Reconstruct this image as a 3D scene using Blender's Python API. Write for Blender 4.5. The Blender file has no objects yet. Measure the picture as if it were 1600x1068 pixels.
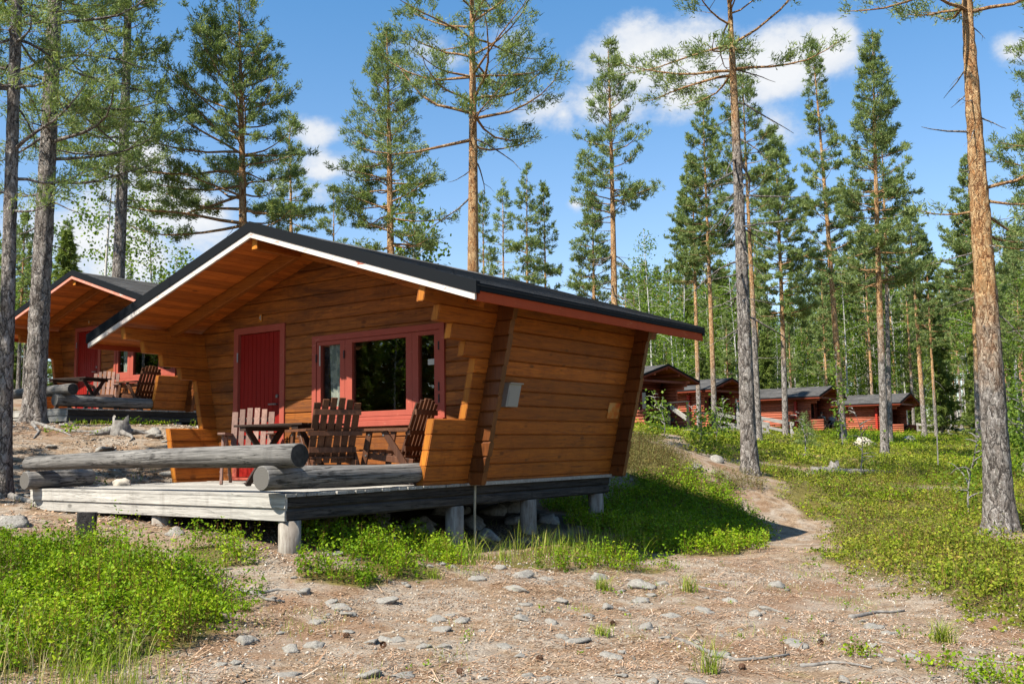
# Log holiday cabins in a Finnish pine wood.  World origin = eye of the photographer, z up, metres.
import bpy, math, random
import numpy as np
from mathutils import Vector, Matrix

random.seed(7)
RNG = np.random.default_rng(7)
PI = math.pi
scene = bpy.context.scene
COL = scene.collection

# ------------------------------------------------------------------ object helpers
def tag(o, label=None, cat=None, group=None, kind=None):
    if label: o['label'] = label
    if cat: o['category'] = cat
    if group: o['group'] = group
    if kind: o['kind'] = kind
    return o

def empty(name, loc=(0, 0, 0), rz=0.0, label=None, cat=None, group=None):
    o = bpy.data.objects.new(name, None)
    COL.objects.link(o)
    o.location = loc
    o.rotation_euler = (0, 0, rz)
    o.empty_display_size = 0.2
    return tag(o, label, cat, group)

def mesh_obj(name, V, F, mats, parent=None, smooth=False, attrs=None, fmat=None):
    """V (n,3), F: (m,k) array or list of index lists -> one linked mesh object"""
    me = bpy.data.meshes.new(name)
    V = np.asarray(V, np.float32).reshape(-1, 3)
    if isinstance(F, np.ndarray):
        m, k = F.shape
        me.vertices.add(len(V)); me.vertices.foreach_set('co', V.ravel())
        me.loops.add(m * k); me.loops.foreach_set('vertex_index', F.astype(np.int32).ravel())
        me.polygons.add(m)
        me.polygons.foreach_set('loop_start', np.arange(0, m * k, k, dtype=np.int32))
        me.polygons.foreach_set('loop_total', np.full(m, k, np.int32))
        me.update(calc_edges=True)
    else:
        me.from_pydata(V.tolist(), [], F)
        me.update()
    if not isinstance(mats, (list, tuple)): mats = [mats]
    for mt in mats: me.materials.append(mt)
    if fmat is not None:
        me.polygons.foreach_set('material_index', np.asarray(fmat, np.int32))
    if smooth:
        me.polygons.foreach_set('use_smooth', np.ones(len(me.polygons), bool))
    for nm, arr in (attrs or {}).items():
        a = me.attributes.new(nm, 'FLOAT', 'POINT')
        a.data.foreach_set('value', np.asarray(arr, np.float32))
    o = bpy.data.objects.new(name, me)
    COL.objects.link(o)
    if parent is not None: o.parent = parent
    return o

def children(o): return [c for c in bpy.data.objects if c.parent == o]

def copy_tree(o, parent=None, skip=()):
    c = o.copy(); COL.objects.link(c)
    c.parent = parent
    for ch in list(o.children):
        if ch.name.split('.')[0] not in skip:
            copy_tree(ch, c, skip)
    return c

class MB:
    """collects prisms, boxes, tubes; every piece gets its own random value 'rnd'"""
    def __init__(s): s.v = []; s.f = []; s.r = []
    def add(s, V, F, rnd=None):
        b = len(s.v)
        s.v += [tuple(map(float, p)) for p in V]
        s.f += [[i + b for i in f] for f in F]
        s.r += [random.random() if rnd is None else rnd] * len(V)
    def prism(s, A, B):
        """two matching rings of points, capped"""
        n = len(A)
        F = [[i, (i + 1) % n, n + (i + 1) % n, n + i] for i in range(n)]
        F += [list(range(n))[::-1], list(range(n, 2 * n))]
        s.add(list(A) + list(B), F)
    def box(s, lo, hi, c=0.0):
        (x0, y0, z0), (x1, y1, z1) = lo, hi
        s.beam((x0, (y0 + y1) / 2, (z0 + z1) / 2), (x1, (y0 + y1) / 2, (z0 + z1) / 2), y1 - y0, z1 - z0, (0, 0, 1), c)
    def beam(s, p, q, w, h, up=(0, 0, 1), c=0.0):
        """bar from p to q, w across, h along up, edges chamfered by c"""
        p, q = Vector(p), Vector(q)
        d = (q - p).normalized(); up = Vector(up)
        sd = d.cross(up).normalized(); up = sd.cross(d).normalized()
        a, b = w / 2, h / 2
        if c > 0:
            pr = [(-a + c, -b), (a - c, -b), (a, -b + c), (a, b - c), (a - c, b), (-a + c, b), (-a, b - c), (-a, -b + c)]
        else:
            pr = [(-a, -b), (a, -b), (a, b), (-a, b)]
        ring = lambda o: [o + sd * x + up * y for x, y in pr]
        s.prism(ring(p), ring(q))
    def tube(s, pts, rad, n=8, rnd=None, wob=0.0):
        pts = [Vector(p) for p in pts]
        V = []; F = []
        prev = None
        for i, p in enumerate(pts):
            d = (pts[min(i + 1, len(pts) - 1)] - pts[max(i - 1, 0)]).normalized()
            if prev is None:
                a = d.orthogonal().normalized()
            else:
                a = (prev - d * prev.dot(d)).normalized()
            prev = a; b = d.cross(a)
            r = rad[i] if hasattr(rad, '__len__') else rad
            for k in range(n):
                t = 2 * PI * k / n
                rr = r * (1 + random.uniform(-wob, wob))
                V.append(p + (a * math.cos(t) + b * math.sin(t)) * rr)
        for i in range(len(pts) - 1):
            for k in range(n):
                F.append([i * n + k, i * n + (k + 1) % n, (i + 1) * n + (k + 1) % n, (i + 1) * n + k])
        F.append(list(range(n))[::-1]); F.append([(len(pts) - 1) * n + k for k in range(n)])
        s.add(V, F, rnd)
    def build(s, name, mat, parent=None, smooth=False):
        o = mesh_obj(name, s.v, s.f, mat, parent, smooth, {'rnd': s.r})
        return o

# ------------------------------------------------------------------ material helpers
class NT:
    def __init__(s, name):
        s.m = bpy.data.materials.new(name); s.m.use_nodes = True
        s.t = s.m.node_tree; s.t.nodes.clear()
        s.out = s.t.nodes.new('ShaderNodeOutputMaterial')
    def n(s, typ, **kw):
        nd = s.t.nodes.new(typ)
        for k, v in kw.items():
            if k in nd.inputs.keys(): nd.inputs[k].default_value = v
            else: setattr(nd, k, v)
        return nd
    def l(s, a, b): s.t.links.new(a, b)
    def obj(s): return s.n('ShaderNodeTexCoord').outputs['Object']
    def map(s, src, scale=(1, 1, 1), rot=(0, 0, 0)):
        mp = s.n('ShaderNodeMapping'); mp.inputs['Scale'].default_value = scale; mp.inputs['Rotation'].default_value = rot
        s.l(src, mp.inputs['Vector']); return mp.outputs[0]
    def noise(s, src, scale, detail=3, rough=.55, dist=0.0):
        nd = s.n('ShaderNodeTexNoise'); nd.inputs['Scale'].default_value = scale
        nd.inputs['Detail'].default_value = detail; nd.inputs['Roughness'].default_value = rough
        nd.inputs['Distortion'].default_value = dist
        s.l(src, nd.inputs['Vector']); return nd.outputs['Fac']
    def voro(s, src, scale, feature='F1', rand=1.0):
        nd = s.n('ShaderNodeTexVoronoi'); nd.feature = feature
        nd.inputs['Scale'].default_value = scale; nd.inputs['Randomness'].default_value = rand
        s.l(src, nd.inputs['Vector']); return nd
    def ramp(s, fac, stops):
        r = s.n('ShaderNodeValToRGB'); e = r.color_ramp.elements
        while len(e) < len(stops): e.new(.5)
        for el, (p, c) in zip(e, stops):
            el.position = p
            el.color = (c, c, c, 1) if not hasattr(c, '__len__') else (*c[:3], 1)
        s.l(fac, r.inputs[0]); return r.outputs[0]
    def mix(s, fac, a, b, typ='MIX'):
        nd = s.n('ShaderNodeMix', data_type='RGBA', blend_type=typ)
        for sock, v in ((nd.inputs[0], fac), (nd.inputs[6], a), (nd.inputs[7], b)):
            if hasattr(v, 'links') or hasattr(v, 'is_linked'): s.l(v, sock)
            elif hasattr(v, '__len__'): sock.default_value = (*v[:3], 1)
            else: sock.default_value = v if sock.type == 'VALUE' else (v, v, v, 1)
        return nd.outputs[2]
    def math(s, op, a, b=None, c=None):
        nd = s.n('ShaderNodeMath', operation=op)
        for sock, v in zip(nd.inputs, (a, b, c)):
            if v is None: continue
            if hasattr(v, 'is_linked'): s.l(v, sock)
            else: sock.default_value = v
        return nd.outputs[0]
    def attr(s, name):
        return s.n('ShaderNodeAttribute', attribute_name=name).outputs['Fac']
    def dim(s, col, k):
        if k == 1: return col
        if hasattr(col, 'is_linked'): return s.mix(1.0, col, (k, k, k), 'MULTIPLY')
        return tuple(c * k for c in col[:3])
    def bsdf(s, col, rough=.7, bump=None, bstr=.3, bdist=.01, spec=.3, alb=.7, **kw):
        b = s.n('ShaderNodeBsdfPrincipled'); col = s.dim(col, alb)
        for k, v in (('Base Color', col), ('Roughness', rough)):
            if hasattr(v, 'is_linked'): s.l(v, b.inputs[k])
            elif hasattr(v, '__len__'): b.inputs[k].default_value = (*v[:3], 1)
            else: b.inputs[k].default_value = v
        b.inputs['Specular IOR Level'].default_value = spec
        for k, v in kw.items(): b.inputs[k].default_value = v
        if bump is not None:
            bp = s.n('ShaderNodeBump'); bp.inputs['Strength'].default_value = bstr; bp.inputs['Distance'].default_value = bdist
            s.l(bump, bp.inputs['Height']); s.l(bp.outputs[0], b.inputs['Normal'])
        s.l(b.outputs[0], s.out.inputs[0]); return s.m

def wood(name, dark, mid, light, axis, rough=.6, weather=None, grain=1.0, bstr=.35, spec=.25, crack=0, alb=.7):
    """timber with grain along axis 0/1/2 of its object; weather = (colour, amount)"""
    t = NT(name); o = t.obj()
    rnd = t.attr('rnd')
    off = t.n('ShaderNodeCombineXYZ'); mul = t.math('MULTIPLY', rnd, 7.0)
    t.l(mul, off.inputs[axis])
    va = t.n('ShaderNodeVectorMath', operation='ADD'); t.l(o, va.inputs[0]); t.l(off.outputs[0], va.inputs[1])
    sc = [16 * grain] * 3; sc[axis] = 1.0
    g = t.noise(t.map(va.outputs[0], sc), 2.2, 5, .65, 1.2)
    sc2 = [60 * grain] * 3; sc2[axis] = 1.6
    f = t.noise(t.map(va.outputs[0], sc2), 2.0, 3, .6, .3)
    sck = [4.2] * 3; sck[axis] = 2.1
    kn = t.voro(t.map(va.outputs[0], sck), 1.0).outputs['Distance']
    knot = t.ramp(kn, [(.06, 1), (.125, 0)])
    base = t.ramp(g, [(.25, dark), (.5, mid), (.75, light)])
    base = t.mix(t.math('MULTIPLY', t.math('SUBTRACT', f, .5), 1.0), base, t.mix(.5, base, dark))
    tone = t.ramp(rnd, [(0, .66), (1, 1.26)])
    base = t.mix(1.0, base, tone, 'MULTIPLY')
    base = t.mix(t.math('MULTIPLY', knot, .75), base, tuple(c * .35 for c in dark))
    run = t.noise(t.map(o, (4.5, 4.5, .7)), 1.6, 4, .65)
    base = t.mix(t.math('MULTIPLY', t.ramp(run, [(.54, 0), (.68, 1)]), .42), base, dark)
    big = t.noise(o, 1.1, 3, .6)
    base = t.mix(t.math('MULTIPLY', t.ramp(big, [(.35, 0), (.75, 1)]), .35), base, dark)
    if weather:
        wn = t.noise(t.map(o, [3 if i != axis else .8 for i in range(3)]), 1.3, 4, .7, .6)
        base = t.mix(t.math('MULTIPLY', t.ramp(wn, [(.45, 0), (.7, 1)]), weather[1]), base, weather[0])
    h = t.math('ADD', t.math('MULTIPLY', f, .6), g)
    if crack:
        scc = [7.0] * 3; scc[axis] = .30
        cw = t.noise(t.map(va.outputs[0], scc), 2.0, 5, .6, .7)
        line = t.ramp(t.math('ABSOLUTE', t.math('SUBTRACT', cw, .5)), [(.0, 1), (.016, 0)])
        swirl = t.ramp(t.math('ABSOLUTE', t.math('SUBTRACT', t.math('FRACT', t.math('MULTIPLY', cw, 9.0)), .5)), [(.0, 1), (.3, 0)])
        base = t.mix(t.math('MULTIPLY', swirl, .5 * crack), base, dark)
        base = t.mix(t.math('MULTIPLY', line, crack), base, tuple(c * .25 for c in dark))
        h = t.math('SUBTRACT', h, t.math('MULTIPLY', line, 1.2))
    return t.bsdf(base, rough, h, bstr, .006, spec, alb)

def painted(name, col, col2, rough=.55, wear=None, alb=.92, spec=.2):
    t = NT(name); o = t.obj()
    n = t.noise(t.map(o, (3, 3, 1)), 2.5, 4, .6)
    c = t.mix(n, col, col2)
    if wear:
        w = t.noise(t.map(o, (2.5, 2.5, 9)), 2.2, 5, .7, .8)
        c = t.mix(t.ramp(w, [(wear[1], 0), (wear[1] + .09, 1)]), c, wear[0])
    g = t.noise(t.map(o, (30, 30, 4)), 2.0, 2)
    return t.bsdf(c, rough, g, .12, .004, spec, alb)

M = {}
# orange stained log wall, grain along x (gable walls) or y (side walls)
OD, OM, OL = (.150, .041, .006), (.30, .088, .010), (.42, .140, .016)
M['log_x'] = wood('stained_log_gable', (.12, .034, .007), (.25, .078, .012), (.36, .125, .018), 0, weather=((.06, .022, .009), .8), crack=.5, alb=1.08)
M['log_y'] = wood('stained_log_side', OD, OM, OL, 1, weather=((.13, .04, .01), .4), crack=.45, alb=1.08)
M['log_end'] = wood('stained_log_end', (.28, .09, .010), (.44, .155, .016), (.56, .22, .026), 2, alb=.85)
M['soffit'] = wood('stained_boards', (.24, .06, .009), (.42, .112, .015), (.53, .16, .024), 1, bstr=.2, alb=1.08)
M['beam_y'] = wood('stained_beam_y', OD, OM, OL, 1, alb=1.08)
M['beam_x'] = wood('stained_beam_x', OD, OM, OL, 0, alb=1.08)
GD, GM, GL = (.10, .095, .09), (.28, .265, .25), (.46, .44, .41)
M['grey_x'] = wood('silvered_plank_x', (.24, .225, .205), (.44, .42, .385), (.60, .575, .53), 0, .85, bstr=.5, spec=.1, crack=.35)
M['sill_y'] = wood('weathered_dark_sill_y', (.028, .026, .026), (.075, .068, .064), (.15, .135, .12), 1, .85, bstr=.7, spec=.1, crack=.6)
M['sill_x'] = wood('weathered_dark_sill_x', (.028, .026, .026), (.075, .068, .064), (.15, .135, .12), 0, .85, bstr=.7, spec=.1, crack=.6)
M['rail_x'] = wood('silvered_log_x', GD, GM, GL, 0, .85, grain=.75, bstr=.9, spec=.1, crack=.9)
M['rail_y'] = wood('silvered_log_y', (.06, .058, .056), (.19, .18, .17), (.36, .345, .325), 1, .85, grain=.75, bstr=.9, spec=.1, crack=.9)
M['chair'] = wood('brown_chair_timber', (.055, .022, .012), (.12, .047, .022), (.19, .085, .045), 2, .5, grain=1.5, bstr=.2)
M['chair_pale'] = wood('faded_chair_timber', (.16, .085, .065), (.30, .17, .13), (.42, .27, .22), 2, .6, grain=1.5, bstr=.2)
M['table'] = wood('dark_table_timber', (.02, .012, .01), (.045, .025, .018), (.09, .055, .04), 0, .5, grain=1.5, bstr=.2)
M['red_frame'] = painted('red_window_paint', (.39, .092, .062), (.28, .066, .046), .6, ((.48, .20, .135), .62), .85, .12)
M['red_door'] = painted('deep_red_door_paint', (.25, .010, .006), (.17, .007, .005), .55)
M['red_fascia'] = painted('worn_red_fascia_paint', (.37, .068, .024), (.28, .05, .02), .8, ((.46, .20, .09), .62), .9, .08)
M['white_fascia'] = painted('peeling_white_fascia_paint', (.68, .63, .58), (.52, .47, .43), .7, ((.36, .10, .06), .57), .8)
M['pink_fascia'] = painted('worn_pale_red_fascia', (.46, .13, .085), (.60, .30, .23), .6, ((.66, .58, .54), .60))
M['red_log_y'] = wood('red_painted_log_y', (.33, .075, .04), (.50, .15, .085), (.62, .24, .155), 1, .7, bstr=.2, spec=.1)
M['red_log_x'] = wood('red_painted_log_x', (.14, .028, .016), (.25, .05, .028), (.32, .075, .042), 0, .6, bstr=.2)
M['far_fascia'] = painted('dull_red_brown_fascia', (.19, .042, .022), (.14, .032, .018), .8, None, .9, .08)
M['red_post'] = painted('bright_red_post', (.42, .035, .02), (.34, .03, .018))

t = NT('black_roof_metal'); M['verge'] = t.bsdf((.010, .012, .015), .7, t.noise(t.obj(), 9, 2), .05, .01, .08)
t = NT('galvanised_steel'); M['steel'] = t.bsdf(t.ramp(t.noise(t.obj(), 30, 3), [(.3, .25), (.7, .42)]), .4, None, Metallic=.85)
t = NT('black_iron'); M['iron'] = t.bsdf((.02, .02, .022), .5)
t = NT('grey_enamel'); M['grey_box'] = t.bsdf((.33, .34, .34), .45)
t = NT('off_white_plastic'); M['white_plastic'] = t.bsdf((.55, .56, .5), .5)
t = NT('pale_hose'); M['hose'] = t.bsdf(t.ramp(t.noise(t.obj(), 8, 3), [(.3, (.26, .22, .15)), (.7, (.45, .40, .30))]), .7)
t = NT('orange_notice'); o = t.obj()
M['notice'] = t.bsdf(t.ramp(t.noise(o, 5.5, 3, .6), [(.36, (.62, .36, .14)), (.48, (.66, .24, .05)), (.6, (.58, .10, .02))]), .4)
t = NT('number_white'); M['number'] = t.bsdf((.5, .5, .47), .5)

# shingles
def shingle_mat():
    t = NT('grey_bitumen_shingles')
    rnd = t.attr('rnd'); o = t.obj()
    gran = t.noise(o, 160, 2, .7)
    blot = t.noise(o, 1.6, 4, .6)
    c = t.ramp(rnd, [(0, (.04, .04, .042)), (.5, (.078, .077, .078)), (1, (.145, .141, .139))])
    c = t.mix(t.ramp(gran, [(.35, 0), (.75, .55)]), c, (.13, .128, .125))
    c = t.mix(t.math('MULTIPLY', t.ramp(blot, [(.5, 0), (.75, 1)]), .35), c, (.10, .095, .08))
    c = t.mix(t.ramp(t.noise(o, 38, 3, .6), [(.62, 0), (.68, .7)]), c, (.24, .15, .08))
    return t.bsdf(c, .9, gran, .5, .004, .15)
M['shingle'] = shingle_mat()

M['stack'] = wood('dark_log_stack', (.085, .026, .006), (.17, .05, .010), (.25, .085, .018), 2, .45, bstr=.3, spec=.35)
# concrete posts
t = NT('pale_concrete'); o = t.obj()
n1 = t.noise(o, 9, 5, .65); n2 = t.noise(t.map(o, (14, 14, 2)), 2, 4, .6)
M['concrete'] = t.bsdf(t.mix(t.ramp(n2, [(.42, 0), (.68, 1)]), t.ramp(n1, [(.3, (.17, .14, .115)), (.7, (.29, .25, .215))]), (.40, .37, .325)), .9, n1, .4, .008, .1)

# glass
t = NT('window_glass')
M['glass'] = t.bsdf((.012, .014, .012), .02, None, spec=.62)
t = NT('printed_curtain'); o = t.obj()
ck = t.n('ShaderNodeTexBrick'); ck.inputs['Scale'].default_value = 6
t.l(t.map(o, (1, 1, 1), (PI / 2, 0, 0)), ck.inputs['Vector'])
M['curtain'] = t.bsdf(t.mix(t.ramp(t.noise(o, 11, 2), [(.45, 0), (.55, 1)]), (.75, .72, .68), (.42, .43, .44)), .9)

# bark: 'bark' point attribute goes 0 (grey plated base) .. 1 (orange flaky upper stem)
def bark_mat():
    t = NT('pine_bark'); o = t.obj(); b = t.attr('bark')
    nz = t.noise(o, 2.3, 3)
    bb = t.math('ADD', b, t.math('MULTIPLY', t.math('SUBTRACT', nz, .5), .8))
    vec = t.map(o, (13, 13, 5.2))
    dn = t.n('ShaderNodeTexNoise'); dn.inputs['Scale'].default_value = 1.1; dn.inputs['Detail'].default_value = 5; dn.inputs['Roughness'].default_value = .65; t.l(vec, dn.inputs['Vector'])
    ds = t.n('ShaderNodeVectorMath', operation='SCALE'); ds.inputs['Scale'].default_value = 2.6; t.l(dn.outputs['Color'], ds.inputs[0])
    va = t.n('ShaderNodeVectorMath', operation='ADD'); t.l(vec, va.inputs[0]); t.l(ds.outputs[0], va.inputs[1])
    v1 = t.voro(va.outputs[0], .62, 'DISTANCE_TO_EDGE').outputs['Distance']; v2 = t.voro(va.outputs[0], 1.9, 'DISTANCE_TO_EDGE').outputs['Distance']
    v = t.math('MINIMUM', v1, t.math('ADD', t.math('MULTIPLY', v2, 1.3), .05))
    vc = t.voro(va.outputs[0], 1.9).outputs['Color']
    crev = t.ramp(v, [(.01, .05), (.11, 1)])
    fine = t.noise(t.map(o, (30, 30, 12)), 3, 4, .7)
    vg = t.n('ShaderNodeRGBToBW'); t.l(vc, vg.inputs[0]); vc = t.ramp(vg.outputs[0], [(.25, 0), (.75, 1)])
    grey = t.mix(vc, (.38, .325, .285), (.72, .655, .605))
    grey = t.mix(t.ramp(fine, [(.3, .75), (.5, 0)]), grey, (.09, .072, .062))
    grey = t.mix(t.ramp(t.noise(t.map(o, (9, 9, 5)), 2.4, 4, .7), [(.57, 0), (.66, .6)]), grey, (.50, .51, .44))
    grey = t.mix(crev, (.042, .034, .030), grey)
    orange = t.mix(vc, (.64, .33, .14), (.95, .66, .36))
    orange = t.mix(t.ramp(fine, [(.3, .85), (.45, 0)]), orange, (.32, .12, .045))
    orange = t.mix(t.ramp(v, [(.01, 0), (.06, 1)]), (.14, .05, .022), orange)
    c = t.mix(t.ramp(bb, [(.22, 0), (.78, 1)]), grey, orange)
    h = t.math('ADD', t.math('MULTIPLY', t.math('MINIMUM', v, .25), 3.2), t.math('MULTIPLY', fine, .8))
    return t.bsdf(c, .92, h, 1.0, .045, .1)
M['bark'] = bark_mat()
t = NT('birch_bark'); o = t.obj()
bn = t.noise(t.map(o, (2, 2, 9)), 2, 4, .7)
M['birch_bark'] = t.bsdf(t.ramp(bn, [(.36, (.06, .05, .045)), (.44, (.55, .53, .5)), (.8, (.72, .70, .67))]), .7)
t = NT('dead_wood'); o = t.obj()
M['dead'] = t.bsdf(t.ramp(t.noise(t.map(o, (5, 5, 3)), 4, 4), [(.3, (.12, .105, .095)), (.7, (.33, .31, .285))]), .9)

def leaf_mat(name, stops, trans=.3, tcol=None, rough=.55):
    """small leaf faces: per-leaf tint in 'rnd', part of the light passes through"""
    t = NT(name); r = t.attr('rnd')
    c = t.dim(t.ramp(r, stops), .8)
    b = t.n('ShaderNodeBsdfPrincipled'); t.l(c, b.inputs['Base Color'])
    b.inputs['Roughness'].default_value = rough; b.inputs['Specular IOR Level'].default_value = .12
    tr = t.n('ShaderNodeBsdfTranslucent')
    t.l(t.mix(1.0, c, tcol or (1.1, 1.15, .55), 'MULTIPLY'), tr.inputs[0])
    ad = t.n('ShaderNodeMixShader'); ad.inputs[0].default_value = trans
    t.l(b.outputs[0], ad.inputs[1]); t.l(tr.outputs[0], ad.inputs[2]); t.l(ad.outputs[0], t.out.inputs[0])
    return t.m
M['needle'] = leaf_mat('pine_needles', [(0, (.088, .145, .055)), (.5, (.19, .255, .09)), (1, (.36, .41, .15))], .34)
M['needle_far'] = leaf_mat('pine_needles_pale', [(0, (.125, .19, .07)), (.5, (.24, .315, .115)), (1, (.38, .44, .17))], .36)
M['spruce'] = leaf_mat('spruce_needles', [(0, (.08, .125, .03)), (.5, (.15, .205, .045)), (1, (.24, .29, .065))], .3)
M['birch_leaf'] = leaf_mat('birch_leaves', [(0, (.075, .14, .02)), (.5, (.14, .225, .03)), (1, (.23, .32, .045))], .4)
M['bilberry'] = leaf_mat('bilberry_leaves', [(0, (.045, .10, .005)), (.4, (.14, .255, .008)), (.8, (.27, .39, .012)), (.95, (.42, .50, .03)), (1, (.24, .12, .04))], .35)
M['field'] = leaf_mat('lingonberry_leaves', [(0, (.05, .07, .010)), (.3, (.13, .175, .014)), (.6, (.225, .27, .022)), (.8, (.34, .36, .035)), (.9, (.36, .28, .06)), (1, (.22, .11, .05))], .3)
M['heather'] = leaf_mat('heather_sprigs', [(0, (.09, .085, .03)), (.5, (.15, .14, .045)), (.85, (.21, .20, .06)), (1, (.20, .11, .05))], .2)
M['grass'] = leaf_mat('grass_blades', [(0, (.10, .18, .015)), (.5, (.23, .32, .025)), (.8, (.38, .42, .06)), (1, (.55, .46, .18))], .35)
M['dry_grass'] = leaf_mat('dry_grass_blades', [(0, (.25, .28, .12)), (.5, (.42, .36, .20)), (1, (.55, .46, .30))], .25)
M['twig'] = leaf_mat('litter_bits', [(0, (.07, .04, .025)), (.25, (.20, .105, .055)), (.5, (.42, .25, .15)), (.8, (.52, .36, .24)), (1, (.64, .53, .42))], .0)
# stones
t = NT('granite'); o = t.obj()
n1 = t.noise(o, 7, 5, .65); n2 = t.noise(o, 60, 3, .7)
sc = t.ramp(n1, [(.3, (.22, .20, .175)), (.55, (.37, .345, .31)), (.75, (.50, .47, .42))])
sc = t.mix(t.ramp(n2, [(.45, 0), (.7, .6)]), sc, (.13, .125, .12))
sc = t.mix(t.ramp(t.noise(o, 4, 4, .7), [(.58, 0), (.66, .7)]), sc, (.36, .37, .30))
M['stone'] = t.bsdf(sc, .95, t.math('ADD', n1, t.math('MULTIPLY', n2, .3)), .6, .02, .1)
t = NT('pale_limestone'); o = t.obj()
M['pale_stone'] = t.bsdf(t.ramp(t.noise(o, 9, 5, .65), [(.3, (.42, .36, .28)), (.7, (.70, .64, .55))]), .9, t.noise(o, 14, 4), .5, .02, .1)

# ------------------------------------------------------------------ terrain
CP = np.array([
 # under and around the front cabin
 (-2.1, 10.9, -.82), (.95 - 2.6, 9.2, -.97), (-.62, 11.3, -1.12), (.25, 12.5, -1.06), (1.2, 13.8, -1.1), (-3.0, 13.5, -.75), (-1.6, 15.2, -.6),
 (4.33, 15.4, -1.36), (3.0, 12.6, -1.3), (2.2, 16.0, -1.0), (2.3, 18.2, -.35), (2.9, 19.5, -.02), (3.2, 17.2, -.7), (4.2, 20.5, -.35),
 # camera stand and foreground
 (0, 0, -1.62), (-4, 0, -1.62), (4, 0, -1.7), (0, 5.8, -1.36), (-1.8, 7.6, -1.25), (-3.0, 5.6, -1.27), (0, 9.8, -1.17), (2.95, 10.3, -1.40), (3.1, 6.1, -1.46), (6, 6, -1.55), (-3.3, 7.2, -1.12),
 # left bank
 (-5.3, 11.5, -.62), (-4.9, 9.5, -.74), (-6.1, 12.2, -.5), (-7.0, 9.0, -.62), (-8.0, 16.5, .52), (-6.3, 16.0, .30), (-8.5, 19.1, .5), (-6.5, 20.0, .45), (-3.8, 19.5, .40), (-4.6, 16.2, .22), (-5.2, 14.2, -.2), (-10, 13, .2), (-9.5, 24.5, 1.0), (-13, 22, 1.2), (-16, 36, 2.2), (-5, 27, 1.0), (-1, 24, .7), (-20, 10, .3), (-14, 4, -.8),
 # right slope
 (6.7, 13.6, -1.27), (5.26, 22, -.63), (9.3, 20.6, -.95), (13.4, 36, -.55), (8.0, 30, -.2), (15.2, 46, -.02), (12.1, 45, .25), (10.5, 52, .62), (7.7, 50, .75), (14.0, 61, .85), (21, 68, .78), (29.5, 74.5, .72), (5.0, 28, .12), (20, 45, -.35), (28, 58, .0), (11, 10, -1.5), (22, 26, -1.0), (35, 40, -.7),
 # far
 (0, 60, 1.6), (-30, 60, 3.5), (0, 110, 2.4), (40, 110, 1.9), (70, 100, 1.4), (-60, 110, 5), (90, 40, -1), (-60, 20, 2), (0, -30, -2.2), (-40, -30, -1.8), (40, -30, -2.5), (0, 220, 5), (150, 220, 4), (-150, 220, 8), (200, 0, -2), (-200, 0, 2), (0, -200, -4)], float)
def _tps(r2): return np.where(r2 > 1e-9, .5 * r2 * np.log(np.maximum(r2, 1e-9)), 0.0)
def _fit():
    n = len(CP); d = ((CP[:, None, :2] - CP[None, :, :2]) ** 2).sum(-1)
    K = _tps(d) + np.eye(n) * .02
    Pm = np.c_[np.ones(n), CP[:, :2]]
    A = np.block([[K, Pm], [Pm.T, np.zeros((3, 3))]])
    return np.linalg.solve(A, np.r_[CP[:, 2], 0, 0, 0])
_W = _fit()
def vnoise(x, y, s, seed=0):
    """cheap smooth value noise, vectorised"""
    x = np.asarray(x, float) / s; y = np.asarray(y, float) / s
    xi = np.floor(x).astype(np.int64); yi = np.floor(y).astype(np.int64)
    fx = x - xi; fy = y - yi; fx = fx * fx * (3 - 2 * fx); fy = fy * fy * (3 - 2 * fy)
    def h(i, j):
        n = (i * 374761393 + j * 668265263 + seed * 1442695041) & 0x7fffffff
        n = ((n ^ (n >> 13)) * 1274126177) & 0x7fffffff
        return ((n ^ (n >> 16)) & 0xffff) / 65535.0
    return (h(xi, yi) * (1 - fx) + h(xi + 1, yi) * fx) * (1 - fy) + (h(xi, yi + 1) * (1 - fx) + h(xi + 1, yi + 1) * fx) * fy - .5
def gh(x, y):
    x = np.atleast_1d(np.asarray(x, float)); y = np.atleast_1d(np.asarray(y, float))
    sh = x.shape; x = x.ravel(); y = y.ravel()
    out = np.empty(len(x))
    for a in range(0, len(x), 20000):
        xs, ys = x[a:a + 20000], y[a:a + 20000]
        r2 = (xs[:, None] - CP[None, :, 0]) ** 2 + (ys[:, None] - CP[None, :, 1]) ** 2
        out[a:a + 20000] = _tps(r2) @ _W[:-3] + _W[-3] + _W[-2] * xs + _W[-1] * ys
    near = np.clip(1.3 - np.hypot(x, y) / 120, .3, 1)
    out += (vnoise(x, y, 2.3, 1) * .13 + vnoise(x, y, .8, 2) * .07 + vnoise(x, y, .27, 3) * .035) * near
    return out.reshape(sh)
def gz(x, y): return float(gh(x, y)[0])

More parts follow.
